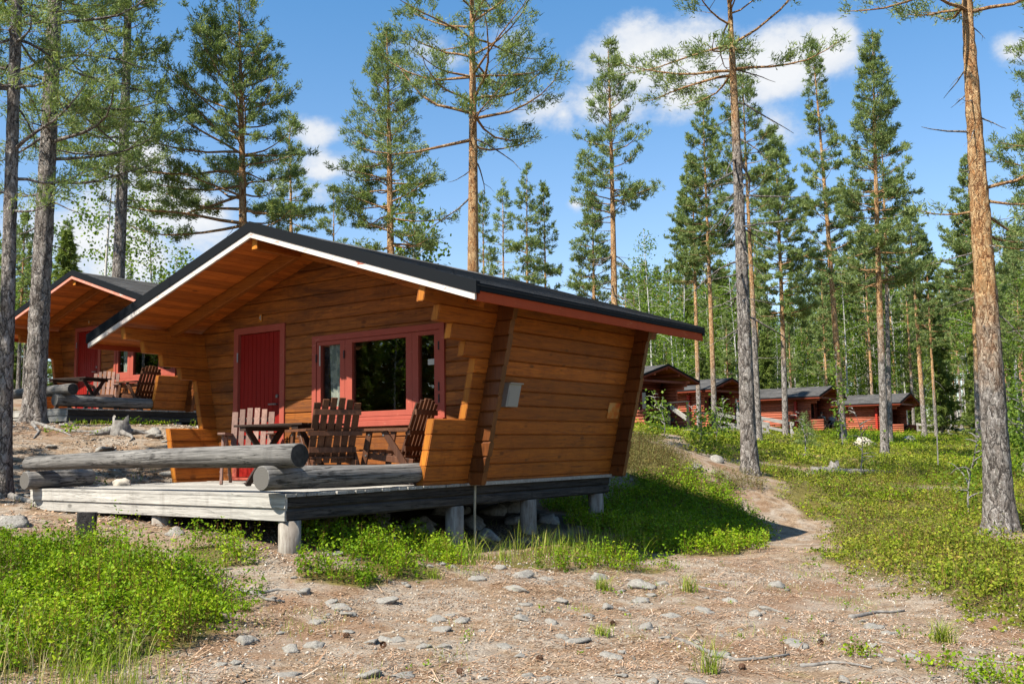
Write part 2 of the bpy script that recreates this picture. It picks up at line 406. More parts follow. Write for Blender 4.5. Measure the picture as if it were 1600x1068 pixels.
# ---- plant cover (density 0..1), blobs in ground metres: (x, y, rx, ry, rot, weight)
def blobs(x, y, B):
    d = np.zeros_like(x)
    for bx, by, rx, ry, ro, w in B:
        c, s = math.cos(ro), math.sin(ro)
        u = ((x - bx) * c + (y - by) * s) / rx; v = (-(x - bx) * s + (y - by) * c) / ry
        d = np.maximum(d, w * np.clip(2.2 * (1 - np.sqrt(u * u + v * v)), 0, 1))
    return d
SKY_SAT, SKY_VAL, SKY_TINT, SKY_LOW, EXPO = 1.0, 1.06, (.50, .92, 1.13), (.95, .98, 1.04), 1.32
BILB = [(-4.15, 8.45, 1.2, .85, 0, 1), (-3.1, 7.75, 1.2, .95, 0, 1), (-2.72, 7.0, .85, 1.05, 0, 1), (-3.6, 7.2, 1.4, 1.3, 0, 1), (-3.2, 6.2, 1.0, .7, 0, .7)]
DECKB = [(-2.78, 9.2, .42, .36, 0, 1), (-2.45, 8.95, .28, .25, 0, .9), (-1.5, 8.75, .5, .35, 0, 1), (-1.5, 10.4, 1.2, 1.2, 0, .8), (-1.1, 9.35, .5, .5, 0, 1), (-.75, 9.6, .45, .3, 0, .4), (1.1, 10.7, .75, .35, 0.3, .7), (.5, 10.3, .4, .3, 0, .5)]
SHADE = [(3.1, 17.0, .9, 1.0, 0, .7), (3.3, 15.9, .75, .9, 0, .9), (2.7, 16.1, 1.5, 1.5, 0, 1), (2.6, 14.5, 1.35, 1.6, 0, 1), (1.6, 13.6, 1.0, 1.0, 0, .8), (1.5, 15.3, 1.3, 1.2, 0, .8), (2.3, 12.5, 1.3, .7, .3, .9), (3.3, 14.7, .8, .9, 0, .9)]
HEATH = [(2.5, 17.9, .8, 1.0, 0, 1), (2.2, 18.9, .9, .8, 0, 1), (3.9, 17.5, .5, .4, 0, 1), (2.9, 18.6, .5, .5, 0, .7)]
GRASS = [(-.62, 10.35, .38, .42, 0, 1), (0, 10.75, .8, .6, .4, 1), (.7, 11.5, .95, .75, .5, 1), (1.4, 12.3, .8, .6, .5, .8), (2.0, 13.3, .8, .8, 0, .3)]
BARE = [(6.4, 23.9, 2.0, .7, -.1, 1), (8.3, 19.9, 1.1, .7, 0, 1), (6.9, 13.3, 1.2, .8, 0, 1), (8.8, 27.5, 1.8, .9, 0, 1), (4.4, 18.4, .5, .5, 0, .8)]
def field_d(x, y):
    xl = np.interp(y, [6, 7.7, 9.4, 11.8, 13, 15.5, 17.6, 19, 22, 26, 30, 40, 60], [4.5, 3.8, 3.4, 3.5, 3.85, 4.45, 4.35, 4.6, 4.7, 4.2, 3.6, 3, 3])
    d = np.clip((x - xl + .55 * vnoise(x, y, 1.1, 5) + .6 * vnoise(x, y, .4, 6)) / .95, 0, 1) * np.clip((y - 7.0 - .25 * (x - 3.8) + vnoise(x, y, .7, 8)) / .6, 0, 1)
    d *= np.clip(1.25 + 1.7 * vnoise(x, y, 1.7, 9), .25, 1)
    return np.clip(d - 1.15 * blobs(x, y, BARE), 0, 1)
def path_d(x, y):
    cx = np.interp(y, [9, 12, 15.5, 17.5, 19.5, 26, 30], [2.0, 3.1, 4.25, 4.0, 3.4, 4.1, 4.8])
    return np.clip(1.25 - np.abs(x - cx) / .45, 0, 1) * (y > 9) * (y < 30)
def sample(n, x0, x1, y0, y1, dens):
    x = RNG.uniform(x0, x1, n); y = RNG.uniform(y0, y1, n)
    k = RNG.random(n) < dens(x, y)
    return x[k], y[k]

def unit(v): return v / np.maximum(np.linalg.norm(v, axis=-1, keepdims=True), 1e-9)

def sprigs(name, x, y, h, spread, nleaf, size, mat, label, cat, asp=.6, stem=True, up=.6, hz=None, jit=.4):
    """low shrubs: many small leaf faces in a dome over each root point, plus thin stems"""
    n = len(x); z = gh(x, y)
    hh = h * RNG.uniform(1 - jit, 1 + jit, n) * (hz if hz is not None else 1)
    k = nleaf
    a = RNG.uniform(0, 2 * PI, (n, k)); rr = np.sqrt(RNG.random((n, k))) * spread
    t = RNG.uniform(.12, 1, (n, k)) * (1 - .35 * (rr / spread) ** 2)
    C = np.stack([x[:, None] + rr * np.cos(a) * (.4 + .6 * t), y[:, None] + rr * np.sin(a) * (.4 + .6 * t), z[:, None] + hh[:, None] * t], -1).reshape(-1, 3)
    m = len(C)
    nrm = unit(RNG.normal(size=(m, 3)) + np.array([0, 0, up * 1.6]))
    A = unit(np.cross(nrm, RNG.normal(size=(m, 3)))); B = np.cross(nrm, A)
    s = size * RNG.uniform(.55, 1.3, (m, 1)) * np.repeat(RNG.uniform(.7, 1.35, n), k)[:, None]
    V = np.stack([C - A * s * .5, C + B * s * .5 * asp, C + A * s * .5, C - B * s * .5 * asp], 1).reshape(-1, 3)
    F = np.arange(4 * m).reshape(-1, 4)
    base = np.repeat(np.clip(RNG.random(n) * .5 + .28 * vnoise(x, y, .8, 15), 0, .62), k)
    R = np.repeat(np.clip(base + RNG.random(m) * .5, 0, .97), 4)
    if stem:
        q = 2
        a = RNG.uniform(0, 2 * PI, (n, q)); rr = spread * RNG.uniform(.2, .8, (n, q))
        P = np.stack([np.repeat(x[:, None], q, 1), np.repeat(y[:, None], q, 1), np.repeat(z[:, None] - .02, q, 1)], -1).reshape(-1, 3)
        T = P + np.stack([rr * np.cos(a), rr * np.sin(a), np.repeat(hh[:, None] * .85, q, 1)], -1).reshape(-1, 3)
        w = np.stack([np.cos(a + 1.57), np.sin(a + 1.57), a * 0], -1).reshape(-1, 3) * max(.0018, size * .055)
        SV = np.stack([P - w, P + w, T + w * .5, T - w * .5], 1).reshape(-1, 3)
        F = np.r_[F, np.arange(len(V), len(V) + len(SV)).reshape(-1, 4)]
        V = np.r_[V, SV]; R = np.r_[R, np.full(len(SV), 1.0)]
    o = mesh_obj(name, V, F, mat, attrs={'rnd': R})
    return tag(o, label, cat, kind='stuff')

def blades(name, x, y, h, mat, label, cat, w=.006, bend=.5, kind='stuff', per=1, tuft=.04, parent=None, z=None):
    x = np.repeat(x, per); y = np.repeat(y, per); n = len(x)
    x = x + RNG.normal(size=n) * tuft; y = y + RNG.normal(size=n) * tuft
    z = gh(x, y) - .01 if z is None else np.full(n, z)
    L = h * RNG.uniform(.45, 1.25, n); a = RNG.uniform(0, 2 * PI, n); b = bend * RNG.uniform(.2, 1.2, n)
    d = np.stack([np.cos(a), np.sin(a), a * 0], -1); s = np.stack([-np.sin(a), np.cos(a), a * 0], -1)
    P = np.stack([x, y, z], -1); V = []
    for t, ww in ((0, 1), (.4, .85), (.75, .55), (1, .05)):
        c = P + d * (L * b * t * t)[:, None] + np.array([0, 0, 1.]) * (L * (t - .35 * b * t * t))[:, None]
        V += [c - s * w * ww / 2, c + s * w * ww / 2]
    V = np.stack(V, 1).reshape(-1, 3)
    i = np.arange(n)[:, None] * 8
    F = np.concatenate([i + np.array([2 * q, 2 * q + 1, 2 * q + 3, 2 * q + 2]) for q in range(3)], 1).reshape(-1, 4)
    o = mesh_obj(name, V, F, mat, parent, attrs={'rnd': np.repeat(RNG.random(n), 8)})
    return tag(o, label, cat, kind=kind) if label else o

# ---- ground sheet: fine grid in front of the cabins, coarse far away
def axis(lo, hi, c, n, p):
    t = np.linspace(-1, 1, n); s = np.sign(t) * np.abs(t) ** p
    return np.where(s < 0, c + (c - lo) * s, c + (hi - c) * s)
gx = axis(-400, 400, 1.0, 300, 4.2); gy = axis(-250, 600, 11.0, 340, 4.0)
GX, GY = np.meshgrid(gx, gy); GZ = gh(GX, GY)
nx, ny = len(gx), len(gy)
idx = np.arange(nx * ny).reshape(ny, nx)
GF = np.stack([idx[:-1, :-1], idx[:-1, 1:], idx[1:, 1:], idx[1:, :-1]], -1).reshape(-1, 4)
fx, fy = GX.ravel(), GY.ravel()
far_green = np.clip((fy - 24) / 12, 0, 1) * .8
green = np.clip(np.maximum.reduce([np.clip(field_d(fx, fy) * 1.4, 0, 1), np.clip(2.2 * vnoise(fx, fy, .9, 91) + 1.4 * vnoise(fx, fy, .3, 92) - .55, 0, .55) * (fy > 4) * (fy < 24), blobs(fx, fy, BILB), blobs(fx, fy, SHADE) * .9, blobs(fx, fy, HEATH), blobs(fx, fy, DECKB) * .8, blobs(fx, fy, GRASS), far_green * (fx > 2), far_green * .5]) - path_d(fx, fy) * .8, 0, 1)
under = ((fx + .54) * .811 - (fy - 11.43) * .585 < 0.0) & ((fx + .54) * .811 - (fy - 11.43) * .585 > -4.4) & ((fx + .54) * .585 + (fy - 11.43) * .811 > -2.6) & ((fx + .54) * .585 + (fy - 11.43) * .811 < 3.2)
def ground_mat():
    t = NT('forest_floor'); o = t.obj()
    g = t.attr('green'); u = t.attr('under_cabin')
    n1 = t.noise(o, .9, 5, .62); n2 = t.noise(o, 7, 5, .7); n3 = t.noise(o, 55, 4, .75); n4 = t.noise(o, 2.6, 4, .6, .8)
    v = t.voro(t.map(o, (1, 1, 1)), 95).outputs['Color']
    litter = t.ramp(n2, [(.25, (.13, .085, .052)), (.45, (.29, .20, .128)), (.62, (.42, .31, .212)), (.8, (.55, .44, .325))])
    litter = t.mix(t.ramp(n3, [(.32, .95), (.52, 0)]), litter, (.085, .052, .034))
    litter = t.mix(t.ramp(n3, [(.58, 0), (.76, .7)]), litter, (.58, .49, .40))
    grav = t.mix(v, (.22, .19, .16), (.56, .49, .41))
    litter = t.mix(t.math('MULTIPLY', t.ramp(n4, [(.42, 0), (.62, 1)]), .75), litter, grav)
    rust = t.mix(n3, (.16, .085, .045), (.33, .185, .105))
    litter = t.mix(t.ramp(n1, [(.52, 0), (.66, .75)]), litter, rust)
    moss = t.ramp(n2, [(.25, (.055, .05, .012)), (.5, (.12, .11, .02)), (.75, (.22, .185, .04))])
    mm = t.math('ADD', t.math('MULTIPLY', g, 1.15), t.math('MULTIPLY', t.math('SUBTRACT', n2, .5), .9))
    c = t.mix(t.ramp(mm, [(.35, 0), (.7, .85)]), litter, moss)
    c = t.mix(u, c, t.mix(n2, (.055, .042, .034), (.13, .10, .08)))  # darker ground inside the near cabin's footprint
    h = t.math('ADD', t.math('MULTIPLY', n2, 1.0), t.math('MULTIPLY', n3, .5))
    return t.bsdf(c, .97, h, .9, .03, .05)
ground = mesh_obj('ground', np.stack([fx, fy, GZ.ravel()], -1), GF, ground_mat(), smooth=True, attrs={'green': green, 'under_cabin': under.astype(float) * .9})
tag(ground, 'sloping forest floor of needle litter, stones and low shrubs', 'ground', kind='structure')

# ---- plant cover
x, y = sample(9000, -6, -1.2, 5.2, 10.4, lambda x, y: blobs(x, y, BILB) * np.clip(.9 + 1.2 * vnoise(x, y, .5, 11), .15, 1))
sprigs('bilberry_shrubs', x, y, .27, .085, 40, .026, M['bilberry'], 'bright green bilberry shrubs massed in the left foreground', 'shrubs', hz=np.clip(.92 + 1.5 * vnoise(x, y, .55, 12) + .5 * vnoise(x, y, .2, 14), .35, 1.6))
x, y = sample(2600, -6, -1.2, 5.2, 10.4, lambda x, y: blobs(x, y, BILB) * np.clip(2.6 * vnoise(x, y, .5, 17) + .1, 0, 1))
sprigs('heather', x, y, .24, .09, 26, .02, M['heather'], 'dull brownish sprigs mixed into the bilberry at left', 'heather', asp=.3, up=.2)
x, y = sample(5200, -3.6, 2.2, 8.2, 12, lambda x, y: blobs(x, y, DECKB) * np.clip(.8 + 1.4 * vnoise(x, y, .35, 13), .1, 1) * .8)
sprigs('bilberry_shrubs', x, y, .25, .085, 38, .027, M['bilberry'], 'yellow green bilberry shrubs round the front deck post of the near cabin', 'shrubs')
x, y = sample(7000, .4, 4.5, 11.6, 18, lambda x, y: blobs(x, y, SHADE) * .8 * (1 - path_d(x, y)))
sprigs('bilberry_shrubs', x, y, .21, .11, 22, .034, M['bilberry'], 'bilberry shrubs on the bank in the shadow of the near cabin', 'shrubs')
x, y = sample(3600, 1.2, 4.8, 16.5, 20, lambda x, y: blobs(x, y, HEATH) * .9)
sprigs('heather', x, y, .24, .13, 26, .034, M['heather'], 'olive brown heather on the mound behind the near cabin', 'heather', asp=.3, up=.2)
x, y = sample(38000, 3, 19, 6.5, 24.5, lambda x, y: field_d(x, y) * np.clip(1.35 - y / 26, .3, 1) * (x < y * .56 + 3.0 + 3 * vnoise(x, y, 2.0, 99)))
sprigs('lingonberry_shrubs', x, y, .17, .12, 17, .033, M['field'], 'yellow green lingonberry and heather carpet right of the path', 'ground cover', up=.5, hz=np.clip(1 + 2.2 * vnoise(x, y, .6, 61), .35, 2.1) * (.35 + .65 * field_d(x, y)))
x, y = sample(14500, 3, 19, 6.5, 26, lambda x, y: field_d(x, y) * np.clip(3.2 * vnoise(x, y, 1.5, 21), 0, 1) * (x < y * .56 + 3.0 + 3 * vnoise(x, y, 2.0, 99)))
sprigs('heather', x, y, .27, .14, 20, .036, M['heather'], 'brownish heather clumps among the lingonberry right of the path', 'heather', asp=.3, up=.2)
x, y = sample(13500, 3, 19, 7, 26, lambda x, y: field_d(x, y) * np.clip(3.0 * vnoise(x, y, 1.2, 22) - .1, 0, 1) * (x < y * .56 + 3.0 + 3 * vnoise(x, y, 2.0, 99)))
sprigs('bilberry_shrubs', x, y, .23, .12, 15, .042, M['bilberry'], 'fresh green bilberry patches scattered over the carpet right of the path', 'shrubs')
x, y = sample(52000, 1, 45, 23.5, 75, lambda x, y: np.clip(1.35 - (y / 55), .22, 1) * np.clip(1.0 + 1.6 * vnoise(x, y, 2.6, 23), .12, 1) * (x < y * .56 + 2) * (x > y * .07 + .2) * (1 - blobs(x, y, BARE)) * (1 - path_d(x, y)))
sprigs('ground_cover', x, y, .22, .26, 14, .066, M['field'], 'low yellow green shrubs carpeting the slope below the far cabins', 'ground cover', stem=False, up=.5)
x, y = sample(14000, 2, 45, 23.5, 75, lambda x, y: np.clip(2.6 * vnoise(x, y, 3.1, 24), 0, 1) * (x < y * .56 + 2) * (x > y * .09 + .8))
sprigs('ground_cover', x, y, .36, .3, 14, .075, M['bilberry'], 'darker green bilberry drifts on the slope below the far cabins', 'ground cover', stem=False, up=.4)
# sparse plants on the bank at the left, and young sprouts on the gravel
x, y = sample(2400, -11, -2, 10.5, 20, lambda x, y: np.clip(3.4 * vnoise(x, y, 1.0, 31) - .55, 0, 1) * ~((x > -6) & (y < 12.5)))
sprigs('bilberry_shrubs', x, y, .14, .1, 14, .035, M['bilberry'], 'thin tufts of bilberry on the bare bank below the left cabin', 'shrubs')
x, y = sample(6000, -2.6, 5.5, 5.3, 12.5, lambda x, y: np.clip(3.6 * vnoise(x, y, .33, 32) - .8, 0, 1) * np.clip(.45 + .12 * x, .2, 1))
sprigs('seedlings', x, y, .06, .05, 9, .022, M['bilberry'], 'tiny green seedlings dotted over the gravel clearing', 'seedlings')
x, y = sample(900, 2.2, 4.2, 5.4, 7.4, lambda x, y: blobs(x, y, [(3.2, 6.3, .7, .4, 0, 1), (2.75, 6.5, .3, .2, 0, 1), (2.3, 6.9, .15, .12, 0, 1)]))
sprigs('bilberry_shrubs', x, y, .12, .07, 16, .026, M['bilberry'], 'bright bilberry sprigs at the lower right edge of the clearing', 'shrubs')
# grass
x, y = sample(3000, -2, 3, 9.4, 14.8, lambda x, y: blobs(x, y, GRASS) * np.clip(.7 + 1.6 * vnoise(x, y, .4, 41), .1, 1))
blades('grass', x, y, .31, M['grass'], 'long fresh grass along the posts under the near cabin', 'grass', per=4, w=.006, bend=.7)
x, y = sample(900, -4.0, -1.7, 5.2, 6.9, lambda x, y: np.clip(.75 + 1.5 * vnoise(x, y, .4, 42), 0, 1) * blobs(x, y, [(-3.1, 5.9, 1.1, .7, 0, 1), (-2.5, 5.6, .7, .45, 0, .9)]))
blades('grass', x, y, .24, M['grass'], 'wispy grass at the lower left corner of the clearing', 'grass', per=6, w=.004, bend=.6)
x, y = sample(420, -4.2, -1.7, 5.2, 7.2, lambda x, y: blobs(x, y, [(-3.1, 6.0, 1.2, .8, 0, 1)]))
blades('grass', x, y, .30, M['dry_grass'], 'dry straw coloured grass among the bilberry at lower left', 'grass', per=3, w=.003, bend=.5)
x, y = sample(12000, -2.4, 6, 5.2, 13, lambda x, y: np.clip(3.2 * vnoise(x, y, .45, 43) - .6, 0, .9) * (1 - field_d(x, y)))
blades('grass', x, y, .075, M['grass'], 'short sparse grass blades over the gravel clearing', 'grass', per=3, w=.003, bend=.7)
x, y = sample(5000, -12, -1.5, 11.5, 24, lambda x, y: np.clip(3.2 * vnoise(x, y, 1.3, 44) - .6, 0, .8))
blades('grass', x, y, .12, M['grass'], 'short grass patches on the bank below the left cabin', 'grass', per=3, w=.007, bend=.6)
x, y = sample(3500, 3, 15, 8, 24, lambda x, y: field_d(x, y) * .6)
blades('grass', x, y, .26, M['grass'], 'thin grass standing in the lingonberry carpet at right', 'grass', per=2, w=.004, bend=.5)
# litter: needles, chips, twigs and grit on the bare ground
def litter(name, n, ln, w, mat, label, cat, region, z=.006):
    x, y = sample(n, *region, lambda x, y: np.clip(1.1 - green_at(x, y), 0, 1) * np.clip(.75 + 1.6 * vnoise(x, y, .5, 71) + 1.0 * vnoise(x, y, .17, 72), .12, 1))
    m = len(x); a = RNG.uniform(0, PI, m); L = ln * RNG.uniform(.4, 1.3, m)
    dx, dy = np.cos(a) * L / 2, np.sin(a) * L / 2; px, py = -np.sin(a) * w / 2, np.cos(a) * w / 2
    ends = [(x - dx - px, y - dy - py), (x + dx - px, y + dy - py), (x + dx + px, y + dy + py), (x - dx + px, y - dy + py)]
    zz = gh(x, y); t = RNG.uniform(-.12, .25, m) * L
    V = np.stack([np.stack([ex, ey, zz + z + (t if i in (1, 2) else 0)], -1) for i, (ex, ey) in enumerate(ends)], 1).reshape(-1, 3)
    o = mesh_obj(name, V, np.arange(4 * m).reshape(-1, 4), mat, attrs={'rnd': np.repeat(RNG.random(m), 4)})
    return tag(o, label, cat, kind='stuff')
def green_at(x, y):
    return np.clip(np.maximum.reduce([field_d(x, y), blobs(x, y, BILB), blobs(x, y, SHADE), blobs(x, y, DECKB)]), 0, 1)
litter('bark_litter', 90000, .020, .008, M['twig'], 'crumbled bark, cone scales and grit over the clearing', 'litter', (-3.5, 6, 5.2, 13), .004)
litter('needle_litter', 70000, .05, .0035, M['twig'], 'fallen pine needles and bark chips over the clearing', 'litter', (-3.5, 6, 5.2, 13))
litter('twig_litter', 2600, .16, .007, M['twig'], 'thin broken twigs lying over the clearing', 'litter', (-4, 7, 5.2, 17), .012)
litter('needle_litter', 22000, .09, .01, M['twig'], 'needles and bark chips on the bank at the left', 'litter', (-12, -2.6, 10, 22))
litter('bark_litter', 26000, .05, .022, M['twig'], 'bark crumbs and grit on the bank at the left', 'litter', (-12, -2.6, 10, 22))

def grit(n, region, s0, s1, label):
    x, y = sample(n, *region, lambda x, y: np.clip(1.05 - green_at(x, y), 0, 1) * np.clip(.6 + 2.0 * vnoise(x, y, .7, 81) + 1.2 * vnoise(x, y, .25, 82), .06, 1))
    m = len(x); s = s0 + (s1 - s0) * RNG.random(m) ** 3; z = gh(x, y)
    O = np.array([(1, 0, 0), (0, 1, 0), (-1, 0, 0), (0, -1, 0), (.2, .1, .8), (0, 0, -.6)])
    a = RNG.uniform(0, 6.28, m); ca, sa = np.cos(a)[:, None], np.sin(a)[:, None]
    Q = O[None] * (s[:, None, None] * RNG.uniform(.6, 1.4, (m, 6, 1))); Q[:, :, 1] *= .7
    V = np.stack([x[:, None] + Q[:, :, 0] * ca - Q[:, :, 1] * sa, y[:, None] + Q[:, :, 0] * sa + Q[:, :, 1] * ca, z[:, None] + Q[:, :, 2]], -1).reshape(-1, 3)
    F = np.array([(0, 1, 4), (1, 2, 4), (2, 3, 4), (3, 0, 4), (1, 0, 5), (2, 1, 5), (3, 2, 5), (0, 3, 5)])
    F = (np.arange(m)[:, None, None] * 6 + F[None]).reshape(-1, 3)
    o = mesh_obj('gravel', V, F, M['grit'], attrs={'rnd': np.repeat(RNG.random(m), 6)})
    return tag(o, label, 'gravel', kind='stuff')
t = NT('grit_stones'); M['grit'] = t.bsdf(t.ramp(t.attr('rnd'), [(0, (.12, .105, .09)), (.4, (.27, .24, .205)), (.75, (.42, .375, .32)), (1, (.60, .54, .465))]), .95, spec=.1)
grit(26000, (-3.2, 5, 5.2, 11.5), .004, .020, 'loose grey grit and pebbles over the clearing')
grit(7000, (-10, -3, 11, 19), .008, .035, 'loose pebbles on the bank at the left')
def rock_mesh(seed, rough=.42, flat=.45):
    r = random.Random(seed); bm_v = []
    import bmesh
    bm = bmesh.new(); bmesh.ops.create_icosphere(bm, subdivisions=3, radius=1)
    offs = [Vector((r.uniform(-1, 1), r.uniform(-1, 1), r.uniform(-1, 1))).normalized() for _ in range(13)]
    cut = [r.uniform(.42, .85) for _ in offs]
    from mathutils import noise as nz
    for v in bm.verts:
        d = v.co.normalized(); k = 1.0
        for o_, c_ in zip(offs, cut):
            dp = d.dot(o_)
            if dp > c_: k = min(k, c_ / dp)
        k *= 1 + rough * .5 * nz.noise(d * 2.3 + Vector((seed, 0, 0))) + rough * .2 * nz.noise(d * 6 + Vector((0, seed, 0)))
        v.co = d * k
        v.co.z *= flat
    me = bpy.data.meshes.new('stone'); bm.to_mesh(me); bm.free()
    me.polygons.foreach_set('use_smooth', np.ones(len(me.polygons), bool))
    return me
ROCKS = [rock_mesh(i * 3.7 + 1) for i in range(10)]
for me in ROCKS: me.materials.append(M['stone'])
ROCKP = rock_mesh(55, .3, .55); ROCKP.materials.append(M['pale_stone'])
def stone(x, y, sx, sy, sz, label, group=None, me=None, z=None, sink=.25, rz=None):
    o = bpy.data.objects.new('stone', me or random.choice(ROCKS)); COL.objects.link(o)
    o.location = (x, y, (gz(x, y) if z is None else z) + sz * (.45 - sink))
    o.scale = (sx, sy, sz / .45); o.rotation_euler = (random.uniform(-.2, .2), random.uniform(-.2, .2), random.uniform(0, 6.28) if rz is None else rz)
    return tag(o, label, 'stone', group)
# ------------------------------------------------------------------ the near log cabin (local x along the gable, y into depth)
def loft(mb, rings, rnd=None):
    n = len(rings[0]); V = [p for r in rings for p in r]; F = []
    for a in range(len(rings) - 1):
        for i in range(n):
            F.append([a * n + i, a * n + (i + 1) % n, (a + 1) * n + (i + 1) % n, (a + 1) * n + i])
    F.append(list(range(n))[::-1]); F.append([(len(rings) - 1) * n + i for i in range(n)])
    mb.add(V, F, rnd)

LK, LW, LL = .2437, 4.402, 3.183            # lean of the side walls, width and depth of the room
MID = -LW / 2
HB, TH, CH = .17, .09, .012                 # log height, thickness, edge chamfer
EX, YF, YB = 1.183, -1.324, 3.87            # eaves, front and back edge of the roof
def zw(x): return 2.925 - .32 * abs(x - MID)
def zs(x): return zw(x) + .055
BOUND = [.0, .04] + [.04 + HB * i for i in range(1, 13)]     # 0, .04 ... 2.08

def wall_course(mb, xl, xr, z0, z1, y0, sgn, c=CH):
    """one gable log; xl, xr are functions of z; outer face at y0, body towards +sgn*y"""
    j = random.uniform(-.003, .003)
    def ring(y, a, b): return [(xl(a), y, a), (xr(a), y, a), (xr(b), y, b), (xl(b), y, b)]
    loft(mb, [ring(y0 + j, z0 + c, z1 - c), ring(y0 + j + sgn * c * 1.4, z0, z1), ring(y0 + sgn * TH, z0, z1)])

def gable_wall(name, root, y0, sgn, holes, x_in=.05):
    mb = MB(); zz = BOUND[1:] + [BOUND[-1] + HB * i for i in range(1, 6)]
    zz[0] = -.02
    for z0, z1 in zip(zz[:-1], zz[1:]):
        half = lambda z: min(LW / 2 + LK * z - x_in, max(.02, (zs(MID) - .004 - z) / .32))
        if (zs(MID) - z0) / .32 < .1: continue
        z1 = min(z1, zs(MID) - .02)
        L = lambda z: MID - half(z); R = lambda z: MID + half(z)
        spans = [(L, R)]
        for hx0, hx1, hz0, hz1 in holes:
            if z0 < hz1 - .02 and z1 > hz0 + .02:
                new = []; zm = (z0 + z1) / 2; K = lambda v: (lambda z: v)
                for a, b in spans:
                    if hx1 <= a(zm) or hx0 >= b(zm): new.append((a, b)); continue
                    if hx0 > a(zm) + .02: new.append((a, K(hx0)))
                    if hx1 < b(zm) - .02: new.append((K(hx1), b))
                spans = new
                if z0 < hz1 - .01 and hz1 < z1 - .03: wall_course(mb, K(hx0 - .002), K(hx1 + .002), hz1, z1, y0, sgn, .006)
                if z0 < hz0 - .03 and hz0 < z1 - .01: wall_course(mb, K(hx0 - .002), K(hx1 + .002), z0, hz0, y0, sgn, .006)
        for a, b in spans:
            # parts of a course that a hole only touches keep clear of it
            wall_course(mb, a, b, z0, z1, y0, sgn)
    return mb.build(name, M['log_x'], root)

def side_course(mb, side, ya, yb, z0, z1, c=CH):
    j = random.uniform(-.003, .003)
    X = (lambda z, d: LK * z - d + j) if side > 0 else (lambda z, d: -LW - LK * z + d + j)
    def ring(y): return [(X(z0 + c, 0), y, z0 + c), (X(z1 - c, 0), y, z1 - c), (X(z1, 1.4 * c), y, z1), (X(z1, TH), y, z1), (X(z1 - c, TH + c), y, z1 - c), (X(z0 + c, TH + c), y, z0 + c), (X(z0, TH), y, z0), (X(z0, 1.4 * c), y, z0)]
    e = .006
    loft(mb, [ring(ya), ring(yb)])

def side_wall(root, side):
    mb = MB(); ends = []
    for i, (z0, z1) in enumerate(zip(BOUND[:-1], BOUND[1:])):
        zc = (z0 + z1) / 2
        ya = -.768 if zc < .72 else -.235 if zc < 1.40 else -.466 if zc < 1.57 else -.739 if zc < 1.74 else -1.0 if zc < 1.91 else -1.27
        yb = LL + .21 + (.0 if zc < 1.57 else .05 if zc < 1.74 else .13 if zc < 1.91 else .42)
        if i == 0: z0 = -.005
        side_course(mb, side, ya + .004, yb, z0, z1, CH if z1 - z0 > .1 else .006)
        # fresh sawn end of the log, a sliver of its own colour
        X = (lambda z, d: LK * z - d) if side > 0 else (lambda z, d: -LW - LK * z + d)
        c = .008
        e_ = MB(); ends.append(e_)
        loft(e_, [[(X(z0 + c, .012), y, z0 + c), (X(z1 - c, .012), y, z1 - c), (X(z1 - c, TH - .004), y, z1 - c), (X(z0 + c, TH - .004), y, z0 + c)] for y in (ya, ya + .02)])
    w = mb.build('side_wall', M['log_y'], root)
    for e_ in ends: e_.build('sawn_log_end', M['log_end'], w)
    # columns of crossing log ends standing proud of the wall, front and back
    for y0 in (0.0, LL):
        cb = MB()
        zz = [-.02] + [.125 + HB * i for i in range(12)]
        for z0, z1 in zip(zz[:-1], zz[1:]):
            j = random.uniform(-.012, .008); c = .016
            a = (lambda z: LK * z - .03) if side > 0 else (lambda z: -LW - LK * z + .03)
            b = (lambda z: LK * z + .215 + j) if side > 0 else (lambda z: -LW - LK * z - .215 - j)
            z1 = min(z1, 2.03)
            ring = lambda y, e: [(a(z0 + e), y, z0 + e), (b(z0 + e), y, z0 + e), (b(z1 - e), y, z1 - e), (a(z1 - e), y, z1 - e)]
            loft(cb, [ring(y0 + .001, c), ring(y0 + .001 + c, 0), ring(y0 + TH - c, 0), ring(y0 + TH - .001, c)])
        cb.build('corner_log_stack', M['stack'], root)
    return w

